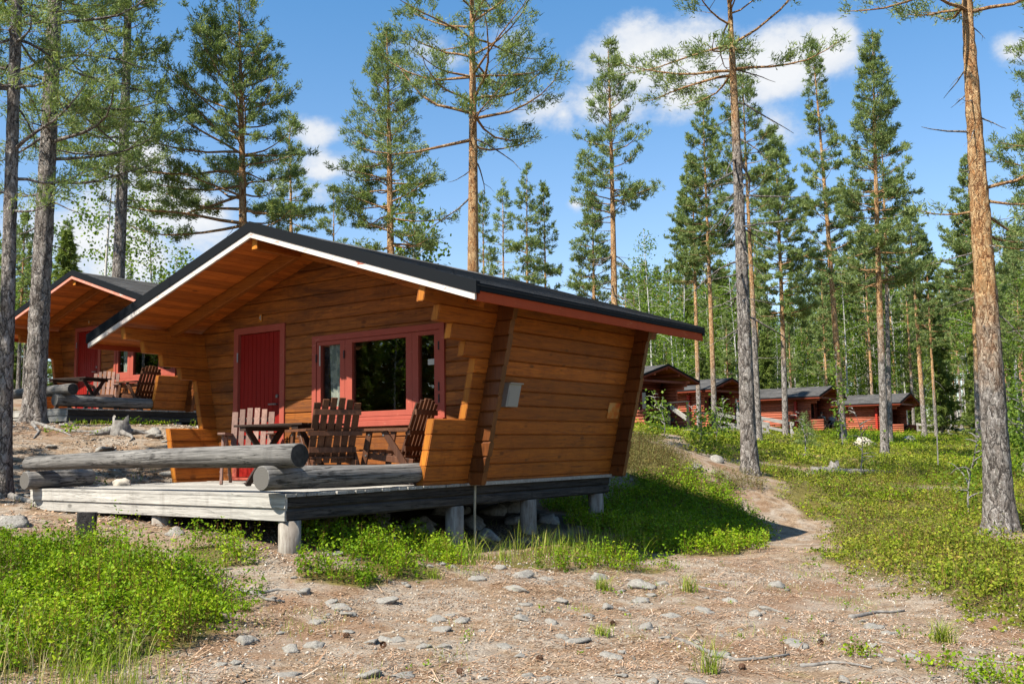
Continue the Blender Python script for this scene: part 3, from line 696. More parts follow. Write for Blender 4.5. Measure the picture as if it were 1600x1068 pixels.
def roof_parts(root, mid, half, yf, yb, zline, slope, mats, tabs=.33, rows=.145, th=.15, fascia_h=.07, verge_h=.125):
    """two shingled slopes, metal verge, painted fascias, boarded soffit"""
    # shingles, laid tab by tab
    sh = MB(); ca = 1 / math.hypot(1, slope)
    for s in (-1, 1):
        L = half / ca + .03; nr = int(L / rows)
        for r in range(nr + 1):
            d0 = r * rows; d1 = min((r + 1) * rows + .02, L)
            if d1 - d0 < .03: continue
            y = yf - .0 - (tabs / 2 if r % 2 else 0) - random.uniform(0, .05)
            while y < yb:
                ya, yc = max(y, yf), min(y + tabs - .008, yb); y += tabs
                if yc - ya < .02: continue
                P = lambda d, up: (mid + s * d * ca, zline(mid) + th - d * ca * slope + up)
                rr = random.random() * .7 + (.3 * random.random() if random.random() < .4 else 0)
                (xa, za), (xb, zb) = P(d0, .0015), P(d1, .0075)
                sh.add([(xa, ya, za), (xb, ya, zb), (xb, yc, zb), (xa, yc, za), (xb, ya, zb - .006), (xb, yc, zb - .006)],
                       [[0, 3, 2, 1] if s < 0 else [0, 1, 2, 3], [1, 4, 5, 2]], rr)
        # roof deck under the shingles
        a, b = mid, mid + s * (half - .004)
        za, zb = zline(mid), zline(b)
        loft(sh, [[(a, y, za + .075), (b, y, zb + .075), (b, y, zb + th - .004), (a, y, za + th - .004)] for y in (yf + .03, yb - .03)], .3)
    # ridge cap
    for i in range(int((yb - yf) / .3)):
        y0 = yf + .05 + i * .3; y1 = min(y0 + .29, yb - .05)
        zr = zline(mid) + th + .012
        loft(sh, [[(mid - .12, y, zr - .12 * slope), (mid, y, zr + .012), (mid + .12, y, zr - .12 * slope), (mid, y, zr - .012)] for y in (y0, y1)])
    roof = sh.build('roof', M['shingle'], root)
    for s in (-1, 1):
        e = mid + s * half
        for y0, y1 in ((yf - .012, yf + .05), (yb - .05, yb + .012)):
            v = MB()
            loft(v, [[(mid, y, zline(mid) + fascia_h), (e + s * .02, y, zline(e) + fascia_h - .006), (e + s * .02, y, zline(e) + fascia_h + verge_h - .006), (mid, y, zline(mid) + fascia_h + verge_h)] for y in (y0, y1)])
            v.build('verge', M['verge'], roof)
            f = MB(); yy = (y0 + .012, y0 + .04) if y0 < 0 else (y1 - .04, y1 - .012)
            loft(f, [[(mid, y, zline(mid)), (e - s * .01, y, zline(e - s * .01)), (e - s * .01, y, zline(e) + fascia_h - .002), (mid, y, zline(mid) + fascia_h - .002)] for y in yy])
            f.build('gable_fascia', mats[0 if y0 < 0 else 1], roof)
        f = MB()
        lo, hi = sorted((e, e - s * .028))
        f.box((lo, yf + .05, zline(e) - .004), (hi, yb - .02, zline(e) + .095), .003)
        f.build('eave_fascia', mats[1], roof)
        d = MB(); lo, hi = sorted((e + s * .022, e - s * .05))
        d.box((lo, yf + .055, zline(e) + .097), (hi, yb - .055, zline(e) + .170), .003)
        d.build('drip_edge', M['verge'], roof)
        # boarded soffit
        b = MB(); n = int(half / .098)
        for i in range(n):
            d0, d1 = half * i / n, half * (i + 1) / n - .005
            xa, xb = mid + s * d0, mid + s * min(d1, half - .035)
            loft(b, [[(xa, y, zline(xa) + .055), (xb, y, zline(xb) + .055), (xb, y, zline(xb) + .073), (xa, y, zline(xa) + .073)] for y in (yf + .045, yb - .045)])
        b.build('soffit', mats[2], roof)
    return roof

def near_cabin(loc, rz, label):
    root = empty('log_cabin', loc, rz, label, 'cabin')
    DOOR = (-4.104, -3.064, -.1, 2.1); WIN = (-2.527, -.30, .67, 1.87)
    gable_wall('gable_wall', root, 0, 1, [(DOOR[0] + .03, DOOR[1] - .03, -.1, 2.05), (WIN[0] + .03, WIN[1] - .03, .72, 1.84)])
    gable_wall('gable_wall', root, LL + TH, -1, [])
    for s in (1, -1): side_wall(root, s)
    fl = MB(); fl.box((-LW - .1, TH, -.03), (.05, LL, .01)); fl.build('floor', M['grey_x'], root)
    roof_parts(root, MID, LW / 2 + EX, YF, YB, zw, .32, (M['white_fascia'], M['red_fascia'], M['soffit']))
    # roof timbers
    b = MB(); b.beam((MID, -1.25, zs(MID) - .105), (MID, LL + .3, zs(MID) - .105), .10, .17, c=.006); rb = b.build('ridge_beam', M['beam_y'], root)
    e = MB(); e.box((MID - .046, -1.256, zs(MID) - .186), (MID + .046, -1.249, zs(MID) - .026), .003); e.build('sawn_log_end', M['log_end'], rb)
    for s in (-1, 1):
        b = MB(); x1 = MID + s * 2.86
        b.beam((MID + s * .06, -.52, zs(MID + s * .06) - .085), (x1, -.52, zs(x1) - .085), .085, .15, c=.006)
        b.build('rafter', M['beam_x'], root)
    # door
    dr = empty('door', (0, 0, 0)); dr.parent = root
    f = MB()
    f.box((DOOR[0], -.022, .045), (DOOR[0] + .09, .07, 2.10), .004); f.box((DOOR[1] - .09, -.022, .045), (DOOR[1], .07, 2.10), .004)
    f.box((DOOR[0] + .09, -.022, 2.01), (DOOR[1] - .09, .07, 2.10), .004)
    f.box((DOOR[0] + .02, -.09, .01), (DOOR[1] - .02, .07, .045), .004)
    f.build('door_frame', M['red_frame'], dr)
    lf = MB(); x = DOOR[0] + .095; nb = 10; w = (DOOR[1] - DOOR[0] - .19) / nb
    for i in range(nb):
        lf.box((x + i * w + .003, .018 + random.uniform(0, .003), .05), (x + (i + 1) * w - .003, .05, 2.005), .006)
    lf.build('door_leaf', M['red_door'], dr)
    h = MB(); h.box((-3.25, -.03, 1.01), (-3.22, .02, 1.035)); h.beam((-3.235, -.032, 1.022), (-3.36, -.032, 1.022), .016, .022, c=.004); h.build('handle', M['steel'], dr)
    h = MB(); h.tube([(-3.235, .019, 1.13), (-3.235, .0, 1.13)], .024, 12); h.build('lock', M['steel'], dr)
    for z in (.35, 1.69):
        h = MB(); h.tube([(DOOR[0] + .092, -.03, z - .065), (DOOR[0] + .092, -.03, z + .065)], .011, 8); h.build('hinge', M['steel'], dr)
    # window: outer casing, three sashes, panes
    wn = empty('window', (0, 0, 0)); wn.parent = root
    x0, x1, z0, z1 = WIN[0], WIN[1], .752, WIN[3]
    f = MB()
    f.box((x0, -.026, z0), (x0 + .075, .06, z1), .004); f.box((x1 - .075, -.026, z0), (x1, .06, z1), .004)
    f.box((x0 + .075, -.026, z1 - .075), (x1 - .075, .06, z1), .004); f.box((x0 + .075, -.026, z0), (x1 - .075, .06, z0 + .045), .004)
    f.build('window_frame', M['red_frame'], wn)
    s_ = MB(); s_.box((x0 - .01, -.07, z0 - .075), (x1 + .01, .05, z0 - .003), .006); s_.build('window_sill', M['red_frame'], wn)
    panes = [(-2.378, -2.027, .95, 1.742), (-1.814, -.908, .868, 1.742), (-.712, -.462, .94, 1.742)]
    edges = [(x0 + .078, -1.942), (-1.938, -.812), (-.808, x1 - .078)]
    for (pa, pb, za, zb), (ea, eb) in zip(panes, edges):
        f = MB()
        f.box((ea, -.012, z0 + .048), (pa, .05, z1 - .078), .004); f.box((pb, -.012, z0 + .048), (eb, .05, z1 - .078), .004)
        f.box((pa, -.012, zb), (pb, .05, z1 - .078), .004); f.box((pa, -.012, z0 + .048), (pb, .05, za), .004)
        f.build('sash', M['red_frame'], wn)
        g = MB(); g.box((pa - .004, .022, za - .004), (pb + .004, .028, zb + .004)); g.build('pane', M['glass_win'], wn)
    c = MB(); pts = []
    for i in range(25):
        u = i / 24; xx = -2.33 + .24 * u; pts.append((xx, .052 + .014 * math.sin(u * 22)))
    V = []; F = []
    for j, z in enumerate((.93, 1.2, 1.5, 1.745)):
        for i, (xx, yy) in enumerate(pts):
            k = .62 + .38 * abs(z - 1.25) / .5 if z < 1.75 else 1
            V.append((-2.28 + (xx + 2.33) * 1.15 * (1.0 if z > 1.6 else .9 + .1 * z) + .05 * (1.7 - z) , yy, z))
    for j in range(3):
        for i in range(24): F.append([j * 25 + i, j * 25 + i + 1, (j + 1) * 25 + i + 1, (j + 1) * 25 + i])
    c.add(V, F); c.build('curtain', M['curtain'], wn, smooth=True)
    g = MB(); g.box((-.585, .017, 1.385), (-.466, .020, 1.455)); g.build('sticker', M['white_plastic'], wn)
    g = MB(); g.box((-2.40, -.018, 1.48), (-2.383, -.012, 1.74)); g.build('latch_strip', M['white_plastic'], wn)
    for hx, hz in ((x0 + .082, 1.58), (-1.94, 1.6), (x1 - .08, 1.60), (x1 - .08, 1.12), (x1 - .08, .98)):
        h = MB(); h.tube([(hx, -.03, hz - .05), (hx, -.03, hz + .05)], .009, 8); h.build('hinge', M['iron'], wn)
    # number plate with the figure 4
    n_ = MB(); n_.box((-3.595, -.012, 2.155), (-3.535, -.004, 2.26), .006); pl = n_.build('number_plate', M['log_end'], root)
    n_ = MB(); y = -.0155
    n_.beam((-3.556, y, 2.175), (-3.556, y, 2.245), .006, .008, (1, 0, 0)); n_.beam((-3.558, y, 2.243), (-3.582, y, 2.202), .006, .008, (1, 0, 0)); n_.beam((-3.584, y, 2.2), (-3.545, y, 2.2), .006, .008); n_.build('numeral', M['number'], pl)
    # meter box on the side wall beside the log stack, orange notice near the back
    def plate(ya, yb, za, zb, d0, d1, c=.004):
        m_ = MB(); loft(m_, [[(LK * za + d, ya, za), (LK * za + d, yb, za), (LK * zb + d, yb, zb), (LK * zb + d, ya, zb)] for d in (d0, d1)]); return m_
    mb_ = plate(.36, .60, .87, 1.13, .0, .085).build('meter_box', M['grey_box'], root)
    plate(.385, .575, .885, 1.05, .085, .0885).build('box_door', M['grey_box'], mb_)
    plate(.35, .61, 1.13, 1.145, .0, .11).build('box_hood', M['grey_box'], mb_)
    plate(2.83, 3.12, .775, .985, .0, .014).build('notice', M['notice'], root)
    # sills on top of the posts
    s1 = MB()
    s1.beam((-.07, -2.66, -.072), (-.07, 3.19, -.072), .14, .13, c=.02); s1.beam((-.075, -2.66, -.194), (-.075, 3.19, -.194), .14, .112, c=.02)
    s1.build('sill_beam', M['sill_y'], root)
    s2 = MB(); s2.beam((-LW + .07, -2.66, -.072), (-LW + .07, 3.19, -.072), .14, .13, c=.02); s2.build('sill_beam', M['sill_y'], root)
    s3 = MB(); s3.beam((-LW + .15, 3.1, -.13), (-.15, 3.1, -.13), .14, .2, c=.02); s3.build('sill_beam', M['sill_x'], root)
    # front boards of the deck: upper one stands forward, lower one set back
    f = MB(); f.beam((-LW + .0, -2.682, -.078), (.012, -2.682, -.078), .03, .105, c=.004); f.build('front_board', M['grey_x'], root)
    f = MB(); f.beam((-LW + .06, -2.665, -.19), (-.012, -2.665, -.19), .03, .115, c=.004); f.build('front_board', M['grey_x'], root)
    d = MB(); y = -2.70
    while y < -.02:
        wd = .118
        e = random.uniform(-.006, .02)
        d.box((-LW + random.uniform(-.02, .03), y, -.026 + random.uniform(-.002, .002)), (.03 + e, y + wd, .001 + random.uniform(-.003, .003)), .004)
        y += wd + .009
    d.build('deck', M['grey_x'], root)
    j = MB()
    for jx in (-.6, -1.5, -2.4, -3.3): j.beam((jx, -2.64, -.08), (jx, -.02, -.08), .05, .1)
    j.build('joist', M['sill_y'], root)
    for i, (px, py) in enumerate(((-.075, -2.56), (-.08, -.13), (-.08, 1.32), (-.08, 2.95), (-2.05, -2.55), (-LW + .1, 1.32), (-LW + .1, 2.95), (-2.2, 2.95), (-2.1, -.1), (-2.1, 1.4))):
        w_ = Vector((px, py, 0)); w_.rotate(root.rotation_euler); w_ += Vector(loc)
        zb = gz(w_.x, w_.y) - loc[2] - .15
        if zb > -.3: zb = -.45
        p = MB(); r = .105 if i < 5 else .1
        p.tube([(px, py, zb), (px, py, zb * .6 - .1), (px, py, -.249)], [r * 1.03, r, r], 20, wob=.008)
        p.build('foundation_post', M['concrete'], root, True)
    return root

# window glass you can look through, mirror-like at an angle
t = NT('window_pane')
lw = t.n('ShaderNodeLayerWeight'); lw.inputs[0].default_value = .5
frf = t.math('ADD', t.math('MULTIPLY', t.math('POWER', lw.outputs['Facing'], 5.0), .9), .085)
gl = t.n('ShaderNodeBsdfGlossy'); gl.inputs['Roughness'].default_value = .008; gl.inputs['Color'].default_value = (1, 1, 1, 1)
tp = t.n('ShaderNodeBsdfTransparent'); tp.inputs[0].default_value = (.84, .87, .84, 1)
mx = t.n('ShaderNodeMixShader'); t.l(frf, mx.inputs[0]); t.l(tp.outputs[0], mx.inputs[1]); t.l(gl.outputs[0], mx.inputs[2]); t.l(mx.outputs[0], t.out.inputs[0])
M['glass_win'] = t.m

C1 = Vector((-.538, 11.429, -.396)); R1 = -.6245
C2 = Vector((-7.031, 21.301, .88)); R2 = -.601
cabin = near_cabin(C1, R1, 'orange stained log cabin on concrete posts, nearest, with porch deck and red door')
cabin2 = copy_tree(cabin); cabin2.location = C2; cabin2.rotation_euler = (0, 0, R2)
tag(cabin2, 'second orange log cabin up the bank at left, half hidden behind a pine trunk', 'cabin')
for rf in cabin2.children:
    if rf.name.startswith('roof'):
        for ch in rf.children:
            if ch.name.startswith('gable_fascia') and ch.data.materials[0] == M['white_fascia']:
                ch.data = ch.data.copy(); ch.data.materials[0] = M['pink_fascia']
pole = MB(); pole.tube([(.045, .10, .06), (.05, .09, -.02), (.042, .085, -.35), (.05, .08, -.85)], .014, 8)
pole.build('cable_pipe', M['hose'], cabin)

def at(C, R, x, y, z=0.0):
    v = Vector((x, y, z)); v.rotate(Matrix.Rotation(R, 3, 'Z')); return v + Vector(C)

# ---- silvered logs lying on the deck edge
def log_mesh(L, r0, r1, seed, mat):
    rr = random.Random(seed); n, m = 26, 22; V = []; F = []; fm = []
    for i in range(m + 1):
        u = i / m; x = L * u; r = r0 + (r1 - r0) * u
        cy, cz = .012 * math.sin(u * 5 + seed), .010 * math.sin(u * 4 + seed * 2)
        for k in range(n):
            a = 2 * PI * k / n
            q = r * (1 + .018 * math.sin(3 * a + u * 3 + seed) + .012 * math.sin(7 * a - u * 9))
            V.append((x, cy + q * math.cos(a), cz + q * math.sin(a)))
    for i in range(m):
        for k in range(n):
            F.append([i * n + k, i * n + (k + 1) % n, (i + 1) * n + (k + 1) % n, (i + 1) * n + k]); fm.append(0)
    for i, sg in ((0, -1), (m, 1)):
        b = len(V)
        for fr_, dx in ((.94, .008),):
            for k in range(n):
                p = V[i * n + k]; c = (L * i / m, .012 * math.sin(i / m * 5 + seed), .010 * math.sin(i / m * 4 + seed * 2))
                V.append((p[0] + sg * dx, c[1] + (p[1] - c[1]) * fr_, c[2] + (p[2] - c[2]) * fr_))
        for k in range(n):
            q = [i * n + k, i * n + (k + 1) % n, b + (k + 1) % n, b + k]; F.append(q if sg > 0 else q[::-1]); fm.append(0)
        F.append([b + k for k in range(n)] if sg > 0 else [b + k for k in range(n)][::-1]); fm.append(1)
    return V, F, fm
t = NT('log_cut_face'); o = t.obj()
wv = t.n('ShaderNodeTexWave', wave_type='RINGS', rings_direction='X'); wv.inputs['Scale'].default_value = 22; wv.inputs['Distortion'].default_value = 1.5; t.l(o, wv.inputs['Vector'])
M['cut'] = t.bsdf(t.mix(t.noise(o, 14, 4), t.ramp(wv.outputs['Fac'], [(.2, (.085, .08, .07)), (.7, (.20, .187, .17))]), (.14, .13, .12)), .95, wv.outputs['Fac'], .3, .004, .1)
t = NT('shaded_cut_face'); M['cut_shaded'] = t.bsdf(t.ramp(t.noise(t.obj(), 16, 4), [(.3, (.018, .017, .016)), (.7, (.07, .065, .06))]), .95)  # near-black cut face: shade on the front rail log's end, painted in
def rail_log(C, R, p, q, r0, r1, seed, label, mat='rail_x', group=None):
    a, b = at(C, R, *p), at(C, R, *q); d = b - a
    V, F, fm = log_mesh(d.length, r0, r1, seed, mat)
    o = mesh_obj('log', V, F, [M[mat], M['cut_shaded' if seed == 3 else 'cut']], fmat=fm, attrs={'rnd': np.full(len(V), (seed * .37) % 1)})
    me = o.data; sm = [m_ == 0 for m_ in fm]; me.polygons.foreach_set('use_smooth', sm)
    o.location = a; o.rotation_euler = d.to_track_quat('X', 'Z').to_euler()
    return tag(o, label, 'log')
for C, R, w in ((C1, R1, 'near cabin'), (C2, R2, 'left cabin')):
    rail_log(C, R, (-.11, -2.86, .143), (-.11, -.70, .140), .114, .106, 1, f'thick grey log lying along the right edge of the deck of the {w}', 'rail_x')
    rail_log(C, R, (-4.26, -2.84, .108), (-4.26, -2.02, .108), .104, .100, 2, f'short grey log on the left corner of the deck of the {w}', 'rail_x')
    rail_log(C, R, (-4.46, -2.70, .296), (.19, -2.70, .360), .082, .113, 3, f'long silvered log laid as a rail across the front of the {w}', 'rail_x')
stone(*at(C1, R1, -4.02, -1.75)[:2], .14, .09, .085, 'pale lumpy stone on the deck beside the low left wall', None, ROCKP, z=C1.z, sink=0, rz=.3)

# ---- garden chairs and tables
def make_chair(wood_key, label):
    root = empty('garden_chair', label=label, cat='chair', group='garden chairs on the cabin decks')
    wm = M[wood_key]; W = .29
    for s in (-1, 1):
        a = MB(); a.box((s * W - .045, -.20, .60), (s * W + .045, .44, .628), .006); a.build('armrest', wm, root)
        for y0, y1 in ((.30, .42), (.12, -.30)):
            l = MB(); l.beam((s * (W - .005), y0, .60), (s * (W - .005), y1, .0), .032, .07, (0, 1, 0), .004); l.build('leg', wm, root)
        b = MB(); b.beam((s * (W - .045), .40, .335), (s * (W - .045), -.22, .25), .028, .07, (0, 0, 1), .004); b.build('seat_rail', wm, root)
    st = MB()
    for i in range(7):
        y = .42 - i * .085; z = .385 - i * .0115; st.box((-.25, y - .035, z - .011), (.25, y + .035, z + .011), .004)
    st.build('seat', wm, root)
    bk = MB(); n = 6
    for i in range(n):
        u = (i - (n - 1) / 2) / ((n - 1) / 2); top = .955 - .055 * u * u
        wd = .068 if 0 < i < n - 1 else .074
        x0, x1 = u * .225, u * .232
        f = (top - .26) / .69
        bk.beam((x0, -.05, .26), (x0 + (x1 - x0) * f, -.05 - .24 * f, top), .022, wd, (1, 0, 0), .003)
    bk.build('backrest', wm, root)
    br = MB()
    for z, f in ((.40, .20), (.80, .78)):
        br.beam((-.27, -.05 - .24 * f - .028, z), (.27, -.05 - .24 * f - .028, z), .024, .06, (0, 0, 1), .003)
    br.beam((-.31, -.20, .575), (.31, -.20, .575), .03, .05, c=.003)
    br.build('back_brace', wm, root)
    for s in (-1, 1):
        for y, z in ((.30, .56), (.39, .15), (.12, .55), (-.22, .1), (.34, .33)):
            hd = MB(); hd.tube([(s * (W + .010), y, z), (s * (W + .018), y, z)], .011, 8); hd.build('bolt', M['steel'], root)
    return root
def make_table(label):
    root = empty('garden_table', label=label, cat='table')
    tp = MB()
    for i in range(7): tp.box((-.55, -.36 + i * .104, .675), (.55, -.36 + i * .104 + .096, .70), .004)
    tp.build('table_top', M['table'], root)
    for s in (-1, 1):
        for d in (-1, 1):
            l = MB(); l.beam((s * .42 + d * .017, -.28 * d, 0.0), (s * .42 + d * .017, .26 * d, .66), .03, .075, (0, 1, 0), .004); l.build('leg', M['table'], root)
        c = MB(); c.box((s * .42 - .05, -.34, .63), (s * .42 + .05, .34, .674), .004); c.build('batten', M['table'], root)
    st = MB(); st.beam((-.42, 0, .34), (.42, 0, .34), .04, .05, c=.003); st.build('stretcher', M['table'], root)
    return root
def put(o, C, R, x, y, heading):
    """heading: world direction (x, y) the seat looks towards"""
    o.location = at(C, R, x, y, .003); o.rotation_euler = (0, 0, math.atan2(heading[1], heading[0]) - PI / 2 + (R - R1))
    return o
cA = put(make_chair('chair', 'dark brown slatted chair on the near deck, its back towards us, left of the window'), C1, R1, -.93, -1.26, (-.54, .84))
cB = put(make_chair('chair', 'brown chair seen from the side on the near deck, right of the window'), C1, R1, -.48, -.50, (-.93, .36))
cC = put(make_chair('chair_pale', 'faded pinkish chair on the near deck in front of the red door'), C1, R1, -3.0, -.62, (.12, -.99))
tb = put(make_table('dark slatted table with crossed legs on the near deck'), C1, R1, -1.72, -1.10, (.55, .83))
for src, lab, x, y, hd in ((tb, 'dark crossed leg table on the left cabin deck', -1.6, -1.45, (.40, .9)), (cB, 'brown chair by the window on the left cabin deck, seen from the side', -.62, -.62, (-.9, .42)),
                           (cC, 'pale slatted chair beside the table on the left cabin deck', -2.05, -.55, (.2, -.98))):
    c = put(copy_tree(src), C2, R2, x, y, hd); c['label'] = lab
# ------------------------------------------------------------------ the four red cabins across the slope
FW, FE, FL, FP = 1.9, 2.6, 3.3, 1.85       # half width, half width to the eaves, room depth, porch depth
def zf(x): return 2.80 - .28 * abs(x)
def far_cabin(loc, rz, label):
    root = empty('red_log_cabin', loc, rz, label, 'cabin', None)
    r = .082; sp = .152
    zz = [.06 + sp * i for i in range(15)]
    for s in (-1, 1):
        m = MB()
        for z in zz:
            if z > zf(FW) - .04: continue
            m.tube([(s * FW, 0, z), (s * FW, FL + .2, z)], r, 10, wob=.02)
            y0 = -FP + .08 if z < .78 else (-.95 if z < 1.75 else -1.2 - (z - 1.75) * 1.2)
            m.tube([(s * FW, y0, z), (s * FW, .02, z)], r * .97, 10, wob=.02)
        m.build('side_wall', M['red_log_y'], root, True)
        p = MB(); p.box((s * FW - .13 * (1 if s > 0 else 1), -.13, .0), (s * FW + .19 * s if s > 0 else s * FW + .13, .13, 1.78), .02)
        p2 = MB(); lo, hi = sorted((s * (FW + .06), s * (FW + .24)))
        for z in zz[:-2]: p2.beam((lo, 0, z), (hi, 0, z), .17, .14, c=.04)
        p2.build('corner_post', M['red_post'], root)
        p3 = MB()
        for z in zz[:-2]: p3.beam((lo, FL, z), (hi, FL, z), .17, .14, c=.04)
        p3.build('corner_log_stack', M['red_log_x'], root)
    for y in (0.0, FL):
        m = MB()
        for i in range(19):
            z = .06 + sp * i; h = min(FW + .02, (zf(0) - z) / .28)
            if h < .15: continue
            if y == 0.0 and z < 1.95: spans = [(-h, -1.25), (-.45, .15), (1.35, h)] if z > .8 else [(-h, -1.25), (-.45, h)]
            else: spans = [(-h, h)]
            for a, b in spans: m.tube([(a, y, z), (b, y, z)], r, 8, wob=.02)
        m.build('gable_wall', M['red_log_x'], root, True)
    d = MB(); d.box((-1.25, -.03, .02), (-.45, .03, 1.95), .004); d.build('door', M['red_door'], root)
    wv_ = MB(); wv_.box((.15, -.05, .82), (.23, .05, 1.95)); wv_.box((1.27, -.05, .82), (1.35, .05, 1.95)); wv_.box((.23, -.05, 1.87), (1.27, .05, 1.95)); wv_.box((.23, -.05, .82), (1.27, .05, .9))
    wi = wv_.build('window', M['red_frame'], root)
    g = MB(); g.box((.23, -.01, .9), (1.27, .01, 1.87)); g.build('pane', M['glass'], wi)
    roof_parts(root, 0, FE, -FP, FL + .55, zf, .28, (M['far_fascia'], M['far_fascia'], M['beam_y']), tabs=.5, rows=.2, fascia_h=.1, verge_h=.1)
    b = MB(); b.beam((-FW, -1.5, 2.16), (FW, -1.5, 2.16), .11, .13, c=.02); b.build('collar_beam', M['red_log_x'], root)
    for px in (-1.0, 0, 1.0):
        b = MB(); b.tube([(px, -FP + .1, zf(px) - .04), (px, .1, zf(px) - .04)], .07, 8); b.build('purlin', M['red_log_y'], root)
    f = MB(); f.box((-FW, 0, -.06), (FW, FL, .02)); f.build('floor', M['sill_x'], root)
    dk = MB(); y = -FP - .35
    while y < -.05: dk.box((-FW + .08, y, -.05), (FW - .08, y + .12, .0), .003); y += .13
    dk.build('deck', M['sill_x'], root)
    for s in (-1, 1):
        for py in (-FP + .25, FL - .1):
            p = MB(); p.tube([(s * (FW - .02), py, -.9), (s * (FW - .02), py, -.04)], .11, 12); p.build('foundation_post', M['concrete'], root, True)
    return root
def ray_pt(u, v, y):
    """world point at depth y on the line of sight of a spot in the picture (used once, to take the sites of far things)"""
    p, ro = .1056, -.0150
    fw = Vector((0, math.cos(p), math.sin(p))); up = Vector((0, -math.sin(p), math.cos(p))); rt = Vector((1, 0, 0))
    rt, up = rt * math.cos(ro) + up * math.sin(ro), up * math.cos(ro) - rt * math.sin(ro)
    r = fw + rt * ((u - 800) / 1556) - up * ((v - 534) / 1556)
    return r * (y / r.y)
def far_site(u, v, y, rz):
    a = ray_pt(u, v, y)                                     # ridge end above the porch
    return Vector(a) - (Matrix.Rotation(rz, 3, 'Z') @ Vector((0, -FP, 2.97)))
RZ = {'a': .80, 'b': .87, 'c': .93, 'd': .93}
SITE = {'a': far_site(1044.6, 569, 48, RZ['a']), 'b': far_site(1144, 590, 60, RZ['b']), 'c': far_site(1302, 602.5, 66, RZ['c']), 'd': far_site(1423, 613.5, 71, RZ['d'])}
fa = far_cabin(SITE['a'], RZ['a'], 'red log cabin nearest in the far row, seen just past the near cabin corner')
farc = {'a': fa}
for k, lab in (('b', 'second far red log cabin, with a pale plank ramp at its porch'), ('c', 'third far red log cabin, with two people sitting in its porch'), ('d', 'last far red log cabin at right, with a white boulder in front')):
    c = copy_tree(fa); c.location = SITE[k]; c.rotation_euler = (0, 0, RZ[k]); c['label'] = lab; farc[k] = c
for c in farc.values(): c['group'] = 'red log cabins in the far row'

# dark tables in the far porches
for k, lab in (('a', 'dark porch table of the first far cabin'), ('b', 'dark porch table of the second far cabin'), ('c', 'dark porch table between the two sitting people'), ('d', 'dark porch table of the last far cabin')):
    c = copy_tree(tb); c['label'] = lab; c.location = at(SITE[k], RZ[k], .35, -1.0, 0); c.rotation_euler = (0, 0, RZ[k])

# railings and ramps
def ramp(name, P0, P1, width, label, rail=True, h=.85):
    """sloping plank ramp from P0 down to P1 with side boards, posts and a handrail"""
    P0, P1 = Vector(P0), Vector(P1); d = (P1 - P0); s = Vector((-d.y, d.x, 0)).normalized()
    root = empty(name, P0, 0, label, 'ramp'); d0 = Vector((0, 0, 0))
    for k in (0, 1):
        o_ = s * width * (k - .5)
        b = MB(); b.beam(d0 + o_, d + o_, .05, .22); b.build('side_board', M['grey_x'], root)
        if rail:
            for u in (.02, .5, .97):
                q = d * u + o_; p = MB(); p.beam(q + Vector((0, 0, -.25)), q + Vector((0, 0, h)), .09, .09, (1, 0, 0)); p.build('post', M['grey_x'], root)
            r_ = MB(); r_.beam(o_ + Vector((0, 0, h)), d + o_ + Vector((0, 0, h)), .06, .16); r_.build('handrail', M['grey_x'], root)
            r_ = MB(); r_.beam(o_ + Vector((0, 0, h * .5)), d + o_ + Vector((0, 0, h * .5)), .04, .12); r_.build('mid_rail', M['grey_x'], root)
    t_ = MB(); n = int(d.length / .16)
    for i in range(n):
        a = d * (i / n); t_.beam(a - s * width * .48 + Vector((0, 0, .08)), a + s * width * .48 + Vector((0, 0, .08)), .14, .03)
    t_.build('planks', M['grey_x'], root)
    return root
b0 = ray_pt(1137, 668, 57); b1 = ray_pt(1222, 690, 45.5)
ramp('plank_ramp', b0, b1, 1.1, 'pale plank ramp with rails leading down from the second far cabin', True, .8)
a0 = ray_pt(1046, 664, 46); a1 = ray_pt(1076, 676, 44)
ra = empty('deck_railing', a0, 0, 'grey deck railing with a sloping handrail before the first far cabin', 'railing')
dv = Vector(a1) - Vector(a0); dv.z = -.28
for u in (0, 1):
    p = MB(); p.beam(dv * u + Vector((0, 0, -.4)), Vector((dv.x * u, dv.y * u, .98)), .10, .10, (1, 0, 0)); p.build('post', M['sill_y'], ra)
p = MB(); p.beam((-.25, .1, 1.02), (dv.x + .05, dv.y, 1.0), .14, .05); p.build('top_rail', M['sill_x'], ra)
p = MB(); p.beam((0, .3, .95), (dv.x - .05, dv.y + .1, .25), .05, .2); p.build('sloping_rail', M['grey_x'], ra)
p = MB(); p.beam((-.5, .2, .35), (.25, .1, .25), .05, .14); p.build('low_rail', M['sill_x'], ra)
d0 = at(SITE['d'], RZ['d'], .3, -FP - .4, -.05); d1 = d0 + Vector((2.5, -2.6, -.6))
ramp('plank_ramp', d0, d1, 1.0, 'dark plank ramp with a pale rail beside the last far cabin', True, .8)

